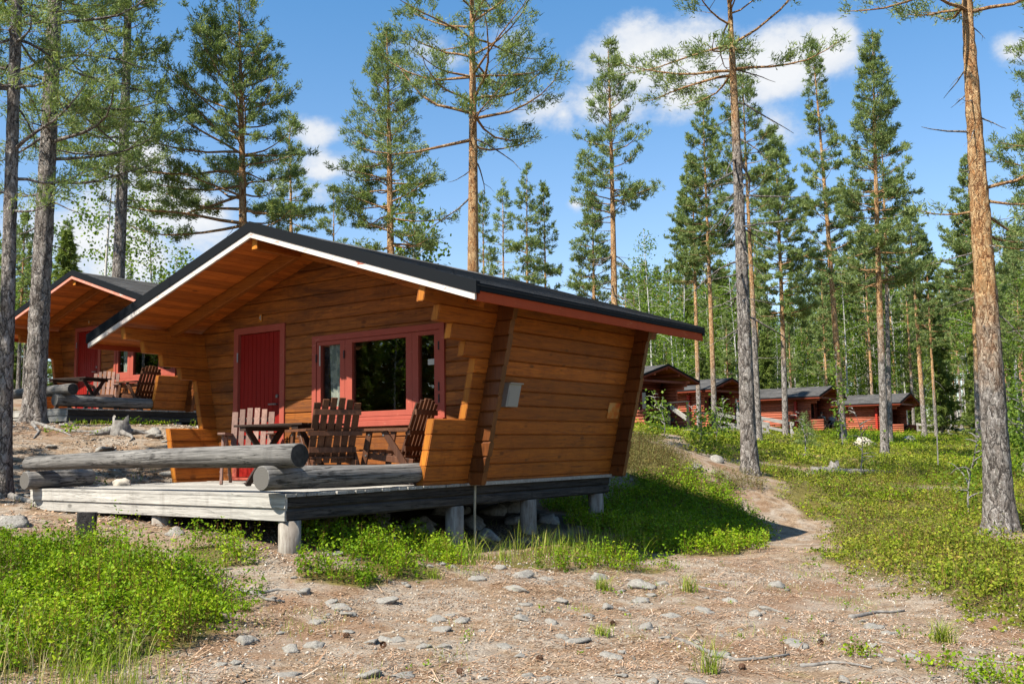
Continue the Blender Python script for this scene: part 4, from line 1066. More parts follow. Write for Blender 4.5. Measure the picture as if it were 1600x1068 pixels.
# ---- the two people sitting in the porch of the third far cabin
t = NT('skin'); M['skin'] = t.bsdf((.42, .235, .165), .6)
t = NT('grey_shirt_cloth'); M['shirt'] = t.bsdf(t.ramp(t.noise(t.obj(), 9, 3), [(.3, (.16, .19, .19)), (.7, (.24, .27, .27))]), .9)
t = NT('pale_shirt_cloth'); M['shirt2'] = t.bsdf(t.ramp(t.noise(t.obj(), 9, 3), [(.3, (.30, .34, .36)), (.7, (.42, .46, .48))]), .9)
t = NT('shorts_cloth'); M['shorts'] = t.bsdf((.07, .08, .10), .9)
t = NT('dark_hair'); M['hair'] = t.bsdf((.03, .022, .016), .7)
t = NT('orange_cap_cloth'); M['cap'] = t.bsdf((.62, .13, .03), .8)
def skin_body(name, J, E, parent, mat):
    """J: {joint: (pos, radius)}; a skinned skeleton becomes one continuous mesh"""
    names = list(J); ix = {n: i for i, n in enumerate(names)}
    me = bpy.data.meshes.new(name)
    me.from_pydata([J[n][0] for n in names], [(ix[a], ix[b]) for a, b in E], [])
    o = bpy.data.objects.new(name, me); COL.objects.link(o)
    md = o.modifiers.new('Skin', 'SKIN'); md.use_smooth_shade = True
    if not me.skin_vertices: me.attributes
    sv = me.skin_vertices[0].data if me.skin_vertices else None
    if sv is not None:
        for i, n in enumerate(names): sv[i].radius = (J[n][1], J[n][1]); sv[i].use_root = (i == 0)
    o.modifiers.new('Sub', 'SUBSURF').levels = 2
    o.modifiers['Sub'].render_levels = 2
    bpy.context.view_layer.update()
    ev = o.evaluated_get(bpy.context.evaluated_depsgraph_get())
    m2 = bpy.data.meshes.new_from_object(ev)
    bpy.data.objects.remove(o)
    m2.materials.clear(); m2.materials.append(mat)
    q = bpy.data.objects.new(name, m2); COL.objects.link(q); q.parent = parent
    return q
def seated(loc, face, label, shirt, hat):
    """seated figure looking along +y of its own frame"""
    root = empty('person', loc, face, label, 'person')
    J = {'pelvis': ((0, 0, .50), .145), 'waist': ((0, .01, .66), .13), 'chest': ((0, .03, .86), .15), 'neckb': ((0, .05, 1.0), .075), 'neck': ((0, .065, 1.06), .055), 'head': ((0, .09, 1.15), .088), 'crown': ((0, .085, 1.24), .08), 'chin': ((0, .145, 1.10), .035)}
    E = [('pelvis', 'waist'), ('waist', 'chest'), ('chest', 'neckb'), ('neckb', 'neck'), ('neck', 'head'), ('head', 'crown'), ('head', 'chin')]
    for s, n in ((-1, 'l'), (1, 'r')):
        J.update({'sh' + n: ((.19 * s, .04, .95), .068), 'el' + n: ((.25 * s, .10, .70), .046), 'wr' + n: ((.17 * s, .33, .72), .032), 'pa' + n: ((.155 * s, .40, .73), .036),
                  'hip' + n: ((.10 * s, .05, .49), .10), 'kn' + n: ((.13 * s, .47, .50), .065), 'an' + n: ((.13 * s, .45, .09), .043), 'to' + n: ((.135 * s, .63, .04), .038)})
        E += [('chest', 'sh' + n), ('sh' + n, 'el' + n), ('el' + n, 'wr' + n), ('wr' + n, 'pa' + n), ('pelvis', 'hip' + n), ('hip' + n, 'kn' + n), ('kn' + n, 'an' + n), ('an' + n, 'to' + n)]
        for i in range(5):
            a = (i - 2) * .013 if i < 4 else -.05 * s
            J['f%s%d' % (n, i)] = (((.155 * s) + a, .455 - .02 * abs(i - 1.5) if i < 4 else .43, .715), .010)
            E.append(('pa' + n, 'f%s%d' % (n, i)))
    body = skin_body('body', J, E, root, M['skin'])
    JS = {'pelvis': ((0, 0, .52), .17), 'waist': ((0, .01, .66), .155), 'chest': ((0, .03, .86), .175), 'collar': ((0, .045, .985), .10)}
    ES = [('pelvis', 'waist'), ('waist', 'chest'), ('chest', 'collar')]
    for s, n in ((-1, 'l'), (1, 'r')):
        JS['sh' + n] = ((.20 * s, .04, .945), .088); JS['sl' + n] = ((.235 * s, .075, .81), .072); ES += [('chest', 'sh' + n), ('sh' + n, 'sl' + n)]
    skin_body('shirt', JS, ES, root, shirt)
    JP = {'pelvis': ((0, 0, .49), .165)}; EP = []
    for s, n in ((-1, 'l'), (1, 'r')):
        JP['h' + n] = ((.10 * s, .06, .49), .12); JP['k' + n] = ((.125 * s, .36, .50), .095); EP += [('pelvis', 'h' + n), ('h' + n, 'k' + n)]
    skin_body('shorts', JP, EP, root, M['shorts'])
    hm = MB(); V = []; F = []
    for i in range(7):
        for k in range(14):
            a = PI * .5 * i / 6 * 1.15; b = 2 * PI * k / 14
            V.append((.098 * math.sin(a) * math.cos(b), .082 + .108 * math.sin(a) * math.sin(b), 1.205 + .105 * math.cos(a)))
    for i in range(6):
        for k in range(14): F.append([i * 14 + k, i * 14 + (k + 1) % 14, (i + 1) * 14 + (k + 1) % 14, (i + 1) * 14 + k])
    hm.add(V, F); hm.build('hair' if hat is M['hair'] else 'cap', hat, root, True)
    for nm, ps in (('eye', ((-.034, .165, 1.175), (.034, .165, 1.175))),):
        for p in ps:
            e = MB(); e.tube([p, (p[0], p[1] + .012, p[2])], .011, 8); e.build(nm, M['iron'], root)
    e = MB(); e.tube([(0, .165, 1.165), (0, .195, 1.135), (0, .172, 1.128)], [.008, .016, .01], 8); e.build('nose', M['skin'], root)
    return root
def seat_bench(C, R, x, y, rz, lab):
    c = copy_tree(cB); c.location = at(C, R, x, y, 0); c.rotation_euler = (0, 0, rz); c['label'] = lab
p1 = at(SITE['c'], RZ['c'], -1.15, -1.35, -.06); p2 = at(SITE['c'], RZ['c'], 1.05, -1.35, -.06)
hd = math.atan2(p2.y - p1.y, p2.x - p1.x) - PI / 2
seat_bench(SITE['c'], RZ['c'], -1.2, -1.35, hd, 'brown chair under the sitting person in a dark grey shirt')
seat_bench(SITE['c'], RZ['c'], 1.1, -1.35, hd + PI, 'brown chair under the sitting person in an orange cap')
seated(p1, hd, 'person in dark grey shirt and shorts sitting at left in the third far porch', M['shirt'], M['hair'])
seated(p2, hd + PI, 'person in pale shirt and orange cap sitting at right in the third far porch', M['shirt2'], M['cap'])
# ------------------------------------------------------------------ trees
def rot_dirs(d, n, spread, up, rng):
    v = d[:, None, :] + rng.normal(size=(len(d), n, 3)) * spread + np.array([0, 0, up])
    return unit(v).reshape(-1, 3)
def tufts(P, D, n, ln, w, rng, spread=.85, up=.25, jit=.045):
    """needle tufts: n slim triangles fanned round direction D at each point P"""
    P = np.asarray(P); D = unit(np.asarray(D)); m = len(P)
    d = rot_dirs(D, n, spread, up, rng)
    b = np.repeat(P, n, 0) + rng.normal(size=(m * n, 3)) * jit
    s = unit(np.cross(d, rng.normal(size=(m * n, 3)))) * (w * .5)
    L = ln * rng.uniform(.6, 1.25, (m * n, 1))
    V = np.stack([b - s, b + s, b + d * L + s * .25], 1).reshape(-1, 3)
    R = np.repeat(np.clip(np.repeat(rng.random(m) * .6, n) + rng.random(m * n) * .4, 0, 1), 3)
    return V, np.arange(len(V)).reshape(-1, 3), R
def frames(d):
    d = d / np.linalg.norm(d); a = np.cross(d, [0.0, 0, 1]); 
    if np.linalg.norm(a) < 1e-4: a = np.array([1.0, 0, 0])
    a /= np.linalg.norm(a); return d, a, np.cross(a, d)
class Wood:
    def __init__(s): s.V = []; s.F = []; s.B = []; s.n = 0
    def tube(s, pts, rad, k, bark):
        pts = np.asarray(pts, float); m = len(pts); rad = np.broadcast_to(rad, (m,)); bark = np.broadcast_to(bark, (m,))
        T = np.gradient(pts, axis=0); T = unit(T)
        ref = np.array([0.0, 0, 1]) if abs(T[0][2]) < .8 else np.array([1.0, 0, 0])
        A = unit(np.cross(T, ref)); Bv = np.cross(T, A)
        t = np.arange(k) * 2 * PI / k
        ring = pts[:, None] + rad[:, None, None] * (A[:, None] * np.cos(t)[None, :, None] + Bv[:, None] * np.sin(t)[None, :, None])
        s.V.append(ring.reshape(-1, 3)); s.B.append(np.repeat(bark, k))
        i = np.arange(m - 1)[:, None] * k; j = np.arange(k)[None]; j2 = (j + 1) % k
        s.F.append(np.stack([i + j, i + j2, i + k + j2, i + k + j], -1).reshape(-1, 4) + s.n)
        s.n += m * k
        return ring
    def get(s): return np.concatenate(s.V), np.concatenate(s.F), np.concatenate(s.B)

def pine_geo(seed, H, r, cb, wid, top_w=.25, whorl=.5, nb=(3, 5), tuft=(.15, .03), ntri=9, twsp=.17, lean=(0, 0), orange=.5, dead=14, deadlen=(.3, 1.2), fine=False, sparse=0.0, droop=0.0, extra=(), shape=.8, lopside=None, kup=None):
    """scots pine: tapered stem, whorled limbs, side twigs carrying needle tufts; wid = longest limb"""
    rng = np.random.default_rng(seed); W_ = Wood()
    ph = rng.uniform(0, 6, 4)
    def stem(z):
        u = z / H
        return np.stack([lean[0] * u + .006 * H * np.sin(u * 5 + ph[0]) * u * .4, lean[1] * u + .006 * H * np.sin(u * 4 + ph[1]) * u * .4, z], -1)
    def rad(z): return r * np.clip(1 - z / H, 0.02, 1) ** .75 * (1 + .42 * np.exp(-z / .22))
    zz = np.concatenate([[-.35, -.1, 0, .08, .18, .32, .5], np.arange(.8 if not fine else .56, H, .45 if not fine else .09), [H]])
    zc = np.clip(zz, 0, None)
    S = stem(zc); S[:, 2] = zz
    bk = np.clip((zc / H - orange) / .26 + .5, 0, 1)
    ring = W_.tube(S, rad(zc), 28 if fine else 10, bk)
    if fine:   # knobbly plates
        nrmv = unit(ring - S[:, None]); th = np.arange(28) * 2 * PI / 28
        lob = (.20 * np.sin(4 * th + ph[2]) + .12 * np.sin(7 * th + ph[3]))[None] * np.exp(-np.clip(zz, 0, None) / .16)[:, None]
        nn = rng.normal(size=ring.shape[:2]); nn = nn + .6 * np.roll(nn, 1, 0)
        ring += (np.clip(nn, -1.6, 1.6) * .033 + lob)[..., None] * r * nrmv
        W_.V[0] = ring.reshape(-1, 3)
    TP = []; TD = []
    def limb(h, az, L, el, live=True, thick=None, sag=0.0):
        n = 7; p = stem(np.array(h)); d = np.array([math.cos(az) * math.cos(el), math.sin(az) * math.cos(el), math.sin(el)])
        pts = [p.copy()]; st = L / (n - 1)
        turn = rng.normal() * .22
        for i in range(1, n):
            u = i / (n - 1)
            c, s_ = math.cos(turn * .5), math.sin(turn * .5)
            d = np.array([d[0] * c - d[1] * s_, d[0] * s_ + d[1] * c, d[2]])
            d = d + rng.normal(size=3) * .09; d[2] += (.11 if kup is None else kup) * (1 if u > .45 else -.35) - sag * .1
            d /= np.linalg.norm(d); p = p + d * st; pts.append(p.copy())
        pts = np.array(pts); r0 = thick or min(float(rad(np.array(h))) * .5, .008 + .012 * L)
        W_.tube(pts, np.linspace(r0, r0 * .18, n), 6 if fine else 4, np.clip((h / H - orange) / .2 + .6, 0, 1) * .8 if live else 0.0)
        if not live:
            for q in range(rng.integers(0, 3)):
                i = rng.integers(2, n - 1); dd, a, b = frames(pts[i] - pts[i - 1]); v = dd * .6 + a * rng.choice([-1, 1]) * .7 + np.array([0, 0, rng.uniform(-.5, .2)])
                W_.tube(np.array([pts[i], pts[i] + v * L * .16, pts[i] + v * L * .27 + np.array([0, 0, -.05 * L])]), [r0 * .35, r0 * .2, r0 * .08], 3, 0.0)
            return
        seg = np.linalg.norm(np.diff(pts, axis=0), axis=1); cum = np.r_[0, np.cumsum(seg)]
        s0 = max(.28 * L, .12); sd = 1
        ss = s0
        while ss < L:
            i = min(np.searchsorted(cum, ss) - 1, n - 2); f = (ss - cum[i]) / seg[i]; q = pts[i] * (1 - f) + pts[i + 1] * f
            dd, a, b = frames(pts[i + 1] - pts[i])
            tl = (.16 + .42 * (L - ss) ** .8 * rng.uniform(.6, 1.2)); tl = min(tl, .95)
            ang = rng.uniform(.6, 1.05)
            v = dd * math.cos(ang) + a * sd * math.sin(ang) + np.array([0, 0, rng.uniform(-.12, .30)]) - np.array([0, 0, droop * .3]); v /= np.linalg.norm(v)
            sd = -sd
            if rng.random() > sparse + .16:
                e1 = q + v * tl * .55 + rng.normal(size=3) * .02; e2 = q + v * tl + np.array([0, 0, .10 * tl])
                if tl > .3: W_.tube(np.array([q, e1, e2]), [.004 + .006 * tl, .004, .002], 3, .5)
                k = max(2, int(tl / (twsp * .5)))
                for w_ in np.linspace(.45, 1.0, k):
                    c = q + (e2 - q) * w_ + rng.normal(size=3) * .035
                    TP.append(c); TD.append(v * .8 + np.array([0, 0, .35 - droop]))
                    if tl > .45 and rng.random() < .6:
                        TP.append(c + a * rng.normal() * .1 + np.array([0, 0, rng.normal() * .05])); TD.append(v * .5 + a * rng.normal() * .6 + np.array([0, 0, .3 - droop]))
            ss += twsp * rng.uniform(.6, 1.35)
        for w_ in (0, .08, .16): TP.append(pts[-1] + (pts[-2] - pts[-1]) * w_); TD.append(pts[-1] - pts[-2])
    h = cb; az0 = rng.uniform(0, 6)
    while h < H - .25:
        t = (h - cb) / max(H - cb, .1)
        prof = wid * ((1 - t) ** shape * (1 - top_w) + top_w * (1 - t) ** .35) * (1 if t > .08 else .85)
        k = rng.integers(nb[0], nb[1] + 1)
        for i in range(k):
            if rng.random() < .13: continue
            az = az0 + 2 * PI * i / k + rng.normal() * .4
            L = prof * (rng.uniform(.75, 1.15) if rng.random() < .72 else rng.uniform(.35, 1.35))
            if lopside: L *= 1 + lopside[1] * math.cos(az - lopside[0])
            el = .0 - droop * .4 + .95 * t ** 1.2 + rng.normal() * .17
            limb(h + rng.normal() * .07, az, max(L, .18), el)
        az0 += 1.1; h += whorl * rng.uniform(.7, 1.25) * (1 - .35 * t)
    TP += [stem(np.array(H - q)) for q in (0, .12, .25)]; TD += [np.array([0, 0, 1.0])] * 3
    for q in range(dead):
        h = rng.uniform(max(.18 * H, cb * .35), cb + .12 * (H - cb)); limb(h, rng.uniform(0, 6.28), rng.uniform(*deadlen), rng.uniform(-.35, .25), False, None, rng.uniform(.5, 2))
    for (h, az, L, el, live) in extra: limb(h, az, L, el, live, .010 + .012 * L, 0 if live else 1.2)
    V, F, R = tufts(TP, TD, int(ntri * 1.4), tuft[0] * .74, tuft[1] * .85, rng)
    return W_.get(), (V, F, R)

def tree_obj(name, geo, loc, label, cat, mats, rz=0.0, group=None):
    (wv, wf, wb), (nv, nf, nr) = geo
    root = empty(name, loc, rz, label, cat, group)
    mesh_obj('trunk', wv, wf, mats[0], root, True, {'bark': wb})
    mesh_obj('crown', nv, nf, mats[1], root, False, {'rnd': nr})
    return root

def pine(u, v, y, top, r, label, z=None, tv=None, needle='needle', **kw):
    """pine standing at depth y on the ground below picture column u; top = height"""
    p = ray_pt(u, v, y); x = p.x; zz = gz(x, y) - .03
    H = (ray_pt(tv[0], tv[1], y).z - zz) if tv else top
    if tv: kw.setdefault('lean', (ray_pt(tv[0], tv[1], y).x - x, 0))
    cbv = kw.pop('cbv', None)
    if cbv is not None: kw['cb'] = ray_pt(u, cbv, y).z - zz
    return tree_obj('pine_tree', pine_geo(int(u * 7 + y), H, r, **kw), (x, y, zz), label, 'pine tree', (M['bark'], M[needle]))

# foreground and middle-distance pines, one by one
pine(4, 775, 12.3, 15.5, .095, 'dark shaded pine trunk cut by the left edge of the picture', cb=5.2, wid=1.5, tuft=(.13, .02), orange=.62, lean=(-.15, 0), fine=True, dead=6, sparse=-.14, extra=((4.35, -.35, 1.5, .35, True), (4.0, .3, 1.1, .1, True), (3.6, -.6, .9, -.2, True)))
pine(52, 660, 16.9, 15.5, .178, 'thick grey barked pine in front of the left cabin', cb=5.0, wid=1.9, tuft=(.14, .022), orange=.75, lean=(.25, 0), fine=True, dead=8, sparse=-.14, extra=((4.2, -.4, 2.0, .1, True), (4.6, .5, 1.9, .05, True), (4.0, 2.6, 1.3, 0, True), (3.8, -.9, 1.4, -.1, True), (4.9, -.2, 2.3, .1, True), (5.6, .1, 2.2, .1, True), (5.3, -.7, 2.0, .0, True)))
pine(176, 640, 25, 17, .185, 'tall pine rising behind the roof of the left cabin', cb=6.0, wid=2.3, tuft=(.17, .034), orange=.9, lean=(.2, 0), dead=14, sparse=.15, lopside=(3.0, .25))
pine(383, 640, 27, 13, .165, 'broad pine with long pale lower limbs behind the near ridge', tv=(374, -18), cbv=352, wid=3.1, top_w=.45, tuft=(.17, .034), orange=.30, nb=(4, 6), whorl=.42, dead=10, shape=.9, sparse=.12, lopside=(3.1, .25))
pine(457, 640, 40, 13, .12, 'slim young pine to the right of the broad pine behind the ridge', tv=(452, 175), cbv=345, wid=1.45, tuft=(.2, .046), orange=.5, ntri=8, dead=4)
pine(616, 640, 28, 13, .155, 'dense conical pine behind the middle of the near roof', tv=(603, 42), cbv=385, wid=2.0, top_w=.25, tuft=(.17, .034), orange=.30, nb=(4, 6), whorl=.4, dead=10)
pine(738, 640, 20, 15, .155, 'tall orange stemmed pine with open spreading crown above the near roof', tv=(739, -170), cbv=215, wid=2.5, top_w=.6, tuft=(.16, .026), orange=.22, nb=(3, 5), whorl=.48, dead=12, deadlen=(.5, 1.5), shape=.6, sparse=.22)
pine(520, 640, 45, 11, .1, 'small thin pine beyond the ridge, left of the dense conical pine', tv=(521, 292), cbv=420, wid=1.1, tuft=(.2, .05), ntri=8, dead=2)
pine(757, 640, 45, 11, .1, 'small narrow pine just right of the orange stemmed pine', tv=(755, 300), cbv=440, wid=.85, tuft=(.2, .05), ntri=8, dead=2)
pine(787, 640, 50, 11, .1, 'thin pale young pine left of the twin pines beyond the roof', tv=(785, 280), cbv=440, wid=1.0, tuft=(.2, .05), ntri=7, dead=2, needle='needle_far', sparse=.2)
pine(826, 640, 45, 11, .1, 'taller of the two young pines beyond the right part of the near roof', tv=(823, 258), cbv=440, wid=1.15, tuft=(.2, .05), ntri=9, dead=3)
pine(855, 640, 46, 11, .1, 'shorter of the two young pines beyond the right part of the near roof', tv=(849, 287), cbv=450, wid=.95, tuft=(.2, .05), ntri=9, dead=3)
pine(963, 640, 32, 14, .145, 'slender red stemmed pine with narrow crown left of the cloud', tv=(951, 62), cbv=335, wid=1.65, top_w=.2, tuft=(.18, .038), orange=.1, nb=(4, 5), whorl=.42, dead=34, deadlen=(.5, 1.5), sparse=.12)
pine(930, 640, 43, 13, .12, 'bushy pine low behind the eaves, left of the slender red stemmed pine', tv=(925, 300), cbv=480, wid=1.25, tuft=(.2, .05), orange=.2, nb=(4, 6), whorl=.4, dead=3)
pine(1172, 738, 18.7, 15, .155, 'grey leaning pine trunk standing by the path beyond the near cabin', tv=(1136, -120), cbv=105, wid=2.6, top_w=.5, tuft=(.15, .026), orange=.62, fine=True, nb=(4, 6), whorl=.45, dead=40, deadlen=(.4, 1.4), shape=.5, sparse=-.05)
pine(1117, 673, 51, 19, .15, 'slim orange trunk rising just before the second far cabin', tv=(1099, 150), cbv=400, wid=1.9, top_w=.3, tuft=(.22, .055), orange=.18, nb=(4, 6), whorl=.5, dead=10)
pine(1092, 640, 58, 17, .15, 'orange pine behind the first far cabin roof', tv=(1080, 245), cbv=440, wid=2.0, tuft=(.22, .06), orange=.2, nb=(4, 6), dead=10)
pine(1186, 688, 40.5, 17, .135, 'thin orange pine close behind the grey leaning trunk', tv=(1160, 105), cbv=330, wid=2.0, tuft=(.2, .046), orange=.35, dead=16, sparse=.1)
pine(1228, 684, 46, 14, .145, 'brown stemmed pine with bushy light crown before the third far cabin', tv=(1213, 212), cbv=490, wid=2.1, top_w=.4, tuft=(.21, .05), orange=.3, nb=(4, 6), whorl=.42, dead=6, needle='needle_far')
pine(1319, 692, 45, 19, .16, 'tall slender pine between the third and last far cabins', tv=(1270, 62), cbv=455, wid=1.75, top_w=.2, tuft=(.21, .05), orange=.14, nb=(3, 5), whorl=.48, dead=14, sparse=.1)
pine(1383, 713, 35.5, 16, .15, 'tall pine with layered crown standing before the last far cabin', tv=(1361, 50), cbv=440, wid=1.95, top_w=.2, tuft=(.19, .042), orange=.28, nb=(4, 6), whorl=.42, dead=14)
pine(1391, 690, 47, 14, .13, 'grey trunk close behind the tall layered pine before the last far cabin', tv=(1378, 190), cbv=440, wid=1.7, tuft=(.21, .05), orange=.5, dead=8)
pine(1444, 660, 62, 14, .16, 'pine with reddish stem behind the porch of the last far cabin', tv=(1420, 325), cbv=450, wid=1.8, tuft=(.23, .06), orange=.2, dead=8)
pine(1527, 650, 52, 15, .15, 'pine with dense crown behind the big orange trunk at right', tv=(1512, 245), cbv=480, wid=2.1, tuft=(.22, .055), orange=.25, nb=(4, 6), dead=8)
pine(1564, 832, 14.06, 15, .198, 'big pine at right with orange upper bark and grey base', tv=(1497, -260), cb=7.6, wid=2.2, tuft=(.14, .022), orange=.27, fine=True, dead=12, deadlen=(.25, .8), sparse=.1,
     extra=((5.75, 2.9, .8, .35, False), (5.2, 3.3, .35, 0, False), (4.9, .15, 1.7, .25, True), (4.75, -.2, 1.2, -.15, True), (4.6, 2.6, .9, -.05, True), (5.3, .3, .35, .3, False), (6.0, .4, .5, .1, False), (4.3, .3, .9, -.3, True), (4.65, .6, 1.4, -.2, True)))
pine(1690, 700, 26, 15, .15, 'pine reaching into the picture at its right edge', cb=5.4, wid=2.2, tuft=(.17, .034), orange=.3, dead=6)

# trees of the wood behind: a few individuals of each kind, copied
def birch_geo(seed, H, r, cb, wid, leaf=.13, nl=70, nlimb=26):
    rng = np.random.default_rng(seed); W_ = Wood(); ph = rng.uniform(0, 6, 2)
    def stem(z): u = z / H; return np.stack([.25 * np.sin(u * 3 + ph[0]) * u, .25 * np.sin(u * 3.4 + ph[1]) * u, z], -1)
    zz = np.linspace(-.3, H, 16); W_.tube(stem(np.clip(zz, -.3, H)), r * np.clip(1 - zz / H, .05, 1) ** .8, 8, 0.0)
    C = []
    for i in range(nlimb):
        t = (i + rng.random()) / nlimb; h = cb + (H - cb) * t
        L = wid * (math.sin(PI * min(.93, .22 + .75 * t)) ** .8) * rng.uniform(.6, 1.15); az = rng.uniform(0, 6.28); el = rng.uniform(.35, .9)
        p = stem(np.array(h)); d = np.array([math.cos(az) * math.cos(el), math.sin(az) * math.cos(el), math.sin(el)]); pts = [p]
        for q in range(5): d = d + rng.normal(size=3) * .1; d[2] -= .16; d /= np.linalg.norm(d); p = p + d * L / 5; pts.append(p)
        pts = np.array(pts); W_.tube(pts, np.linspace(.02, .004, 6), 3, 0.0)
        k = int(nl * (L / wid + .25)); s = rng.uniform(.25, 1.05, k) * 5
        i0 = np.clip(s.astype(int), 0, 4); f = (s - i0)[:, None]; q = pts[i0] * (1 - f) + pts[i0 + 1] * f
        # leaves gather on hanging twigs
        tw = rng.integers(0, 14, k); off = rng.normal(size=(14, 3)) * np.array([.30, .30, .16]) * wid / 1.8
        q = q + off[tw] + rng.normal(size=(k, 3)) * .10 + np.array([0, 0, -1.0]) * (rng.random((k, 1)) * .45)
        C.append(q)
    C = np.concatenate(C); m = len(C)
    nrm = unit(rng.normal(size=(m, 3)) + np.array([0, 0, .4])); A = unit(np.cross(nrm, rng.normal(size=(m, 3)))); B = np.cross(nrm, A); s = leaf * rng.uniform(.6, 1.3, (m, 1))
    V = np.stack([C - A * s * .5, C + B * s * .38, C + A * s * .5, C - B * s * .38], 1).reshape(-1, 3)
    return W_.get(), (V, np.arange(4 * m).reshape(-1, 4), np.repeat(rng.random(m), 4))
def spruce_geo(seed, H, r, wid, n=9):
    rng = np.random.default_rng(seed); W_ = Wood()
    zz = np.linspace(-.3, H, 12); W_.tube(np.stack([zz * 0, zz * 0, zz], -1), r * np.clip(1 - zz / H, .04, 1), 8, 0.1)
    TP = []; TD = []
    h = .08 * H
    while h < H - .1:
        t = h / H; L0 = wid * (1 - t) ** .85 + .08
        for i in range(rng.integers(5, 8)):
            az = rng.uniform(0, 6.28); L = L0 * rng.uniform(.65, 1.15)
            k = max(2, int(L / .2))
            for s in np.linspace(.2, 1, k):
                q = np.array([math.cos(az) * L * s, math.sin(az) * L * s, h - .28 * L * s + .18 * L * s * s])
                side = np.array([-math.sin(az), math.cos(az), 0])
                for sg in (-1, 0, 1):
                    TP.append(q + side * sg * .18 * L * (1.1 - s) + rng.normal(size=3) * .05); TD.append(np.array([math.cos(az), math.sin(az), -.35]) + side * sg * .7)
        h += .33 * (1 - .45 * t)
    return W_.get(), tufts(TP, TD, n, .26, .07, rng, .5, -.1, .05)

def hide(o, *a):
    for q in (o, *o.children): COL.objects.unlink(q) if q.name in COL.objects else None
PROTO = []
farkw = dict(tuft=(.26, .075), ntri=8, whorl=.55, nb=(4, 6), twsp=.25)
for i, (H, cbf, wd, org) in enumerate(((15, .45, 1.9, .2), (13, .35, 1.7, .3), (16, .55, 2.0, .15), (11, .30, 1.5, .4), (14, .6, 1.6, .35))):
    PROTO.append(('pine_tree', pine_geo(900 + i, H, .13, H * cbf, wd, orange=org, dead=10, deadlen=(.5, 1.3), **farkw), (M['bark'], M['needle_far'] if i % 2 else M['needle'])))
for i, (H, wd) in enumerate(((13, 1.9), (11, 1.8), (8, 1.6), (14, 2.0))):
    PROTO.append(('birch_tree', birch_geo(950 + i, H, .09, H * (.3 if i < 3 else .42), wd, .16), (M['birch_bark'], M['birch_leaf'])))
for i, (H, wd) in enumerate(((12, 1.6), (8, 1.4))):
    PROTO.append(('spruce_tree', spruce_geo(970 + i, H, .11, wd), (M['bark'], M['spruce'])))
PMESH = []
for nm, ((wv, wf, wb), (nv, nf, nr)), mats in PROTO:
    a = mesh_obj('trunk', wv, wf, mats[0], None, True, {'bark': wb}); b = mesh_obj('crown', nv, nf, mats[1], None, False, {'rnd': nr})
    PMESH.append((nm, a.data, b.data)); bpy.data.objects.remove(a); bpy.data.objects.remove(b)
GROUPS = {'pine_tree': ('pine tree', 'pine trunk among the many in the wood behind the cabins', 'pines of the wood behind'),
          'birch_tree': ('birch tree', 'white stemmed birch with fresh green leaves in the wood behind', 'birches of the wood behind'),
          'spruce_tree': ('spruce tree', 'dark conical spruce in the wood behind the cabins', 'spruces of the wood behind')}
def wood_tree(k, x, y, sc, label=None, rz=None, group=None):
    nm, a, b = PMESH[k]; cat, lab, grp = GROUPS[nm]
    root = empty(nm, (x, y, gz(x, y) - .05), random.uniform(0, 6.28) if rz is None else rz, label or lab, cat, group if label else grp)
    root.scale = (sc, sc, sc * random.uniform(.92, 1.1))
    for n_, me in (('trunk', a), ('crown', b)):
        o = bpy.data.objects.new(n_, me); COL.objects.link(o); o.parent = root
rw = random.Random(31); placed = []
cabxy = [SITE[k] for k in SITE]
def free(x, y, dmin):
    if any((x - c.x) ** 2 + (y - c.y) ** 2 < 30 for c in cabxy): return False
    return all((x - a) ** 2 + (y - b) ** 2 > dmin * dmin for a, b in placed)
def scatter(n, u0, u1, y0, y1, kinds, s0, s1, dmin):
    c = 0; tries = 0
    while c < n and tries < n * 40:
        tries += 1; u = rw.uniform(u0, u1); y = math.sqrt(rw.uniform(y0 * y0, y1 * y1)); x = (u - 800) / 1556 * y
        if not free(x, y, dmin): continue
        placed.append((x, y)); wood_tree(rw.choice(kinds), x, y, rw.uniform(s0, s1)); c += 1
PI_, BI_, SP_ = [0, 1, 2, 3, 4], [5, 6, 7, 8], [9, 10]
scatter(40, 985, 1640, 76, 96, PI_ + PI_ + BI_, .85, 1.12, 2.2)
scatter(22, 985, 1400, 66, 84, BI_ + [10, 3], .6, .9, 2.0)
scatter(34, 985, 1420, 70, 105, BI_, .75, 1.1, 1.6)
scatter(44, 985, 1650, 84, 125, [5, 8, 0, 2, 4, 9, 10], .95, 1.3, 1.6)
scatter(75, 975, 1660, 96, 135, PI_ + PI_ + BI_ + SP_, 1.05, 1.4, 2.2)
scatter(70, 960, 1680, 130, 190, PI_ + SP_ + [5, 8], 1.2, 1.6, 2.6)
scatter(12, 1440, 1660, 55, 76, PI_ + BI_ + [10], .7, 1.0, 2.4)
scatter(16, -80, 235, 36, 60, BI_ + [7, 7, 3, 10], .5, .8, 2.0)
scatter(18, -100, 330, 60, 100, PI_ + BI_ + SP_, .7, .95, 2.4)
scatter(16, 330, 980, 85, 130, PI_ + SP_ + [6], .55, .75, 3)
scatter(26, 300, 980, 130, 190, PI_ + SP_, .6, .85, 3)
for k, u, y, s, lab in ((7, 640, 34, .95, 'leafy birch in the shade of the dense conical pine behind the ridge'), (6, 232, 31, .62, 'light green young birch behind the left cabin roof'), (7, 268, 33, .7, 'small leafy birch rising between the two cabin roofs'),
                       (5, 1150, 72, .9, 'birch with white stem showing left of the third far cabin'), (9, 1135, 76, 1.0, 'dark green spruce behind the second far cabin')):
    wood_tree(k, (u - 800) / 1556 * y, y, s, lab)
def left_tree(k, x, y, s):
    kind = PMESH[k][0].split('_')[0]
    wood_tree(k, x, y, s, kind + ' standing beyond the left edge of the picture', None, kind + 's beyond the left edge')
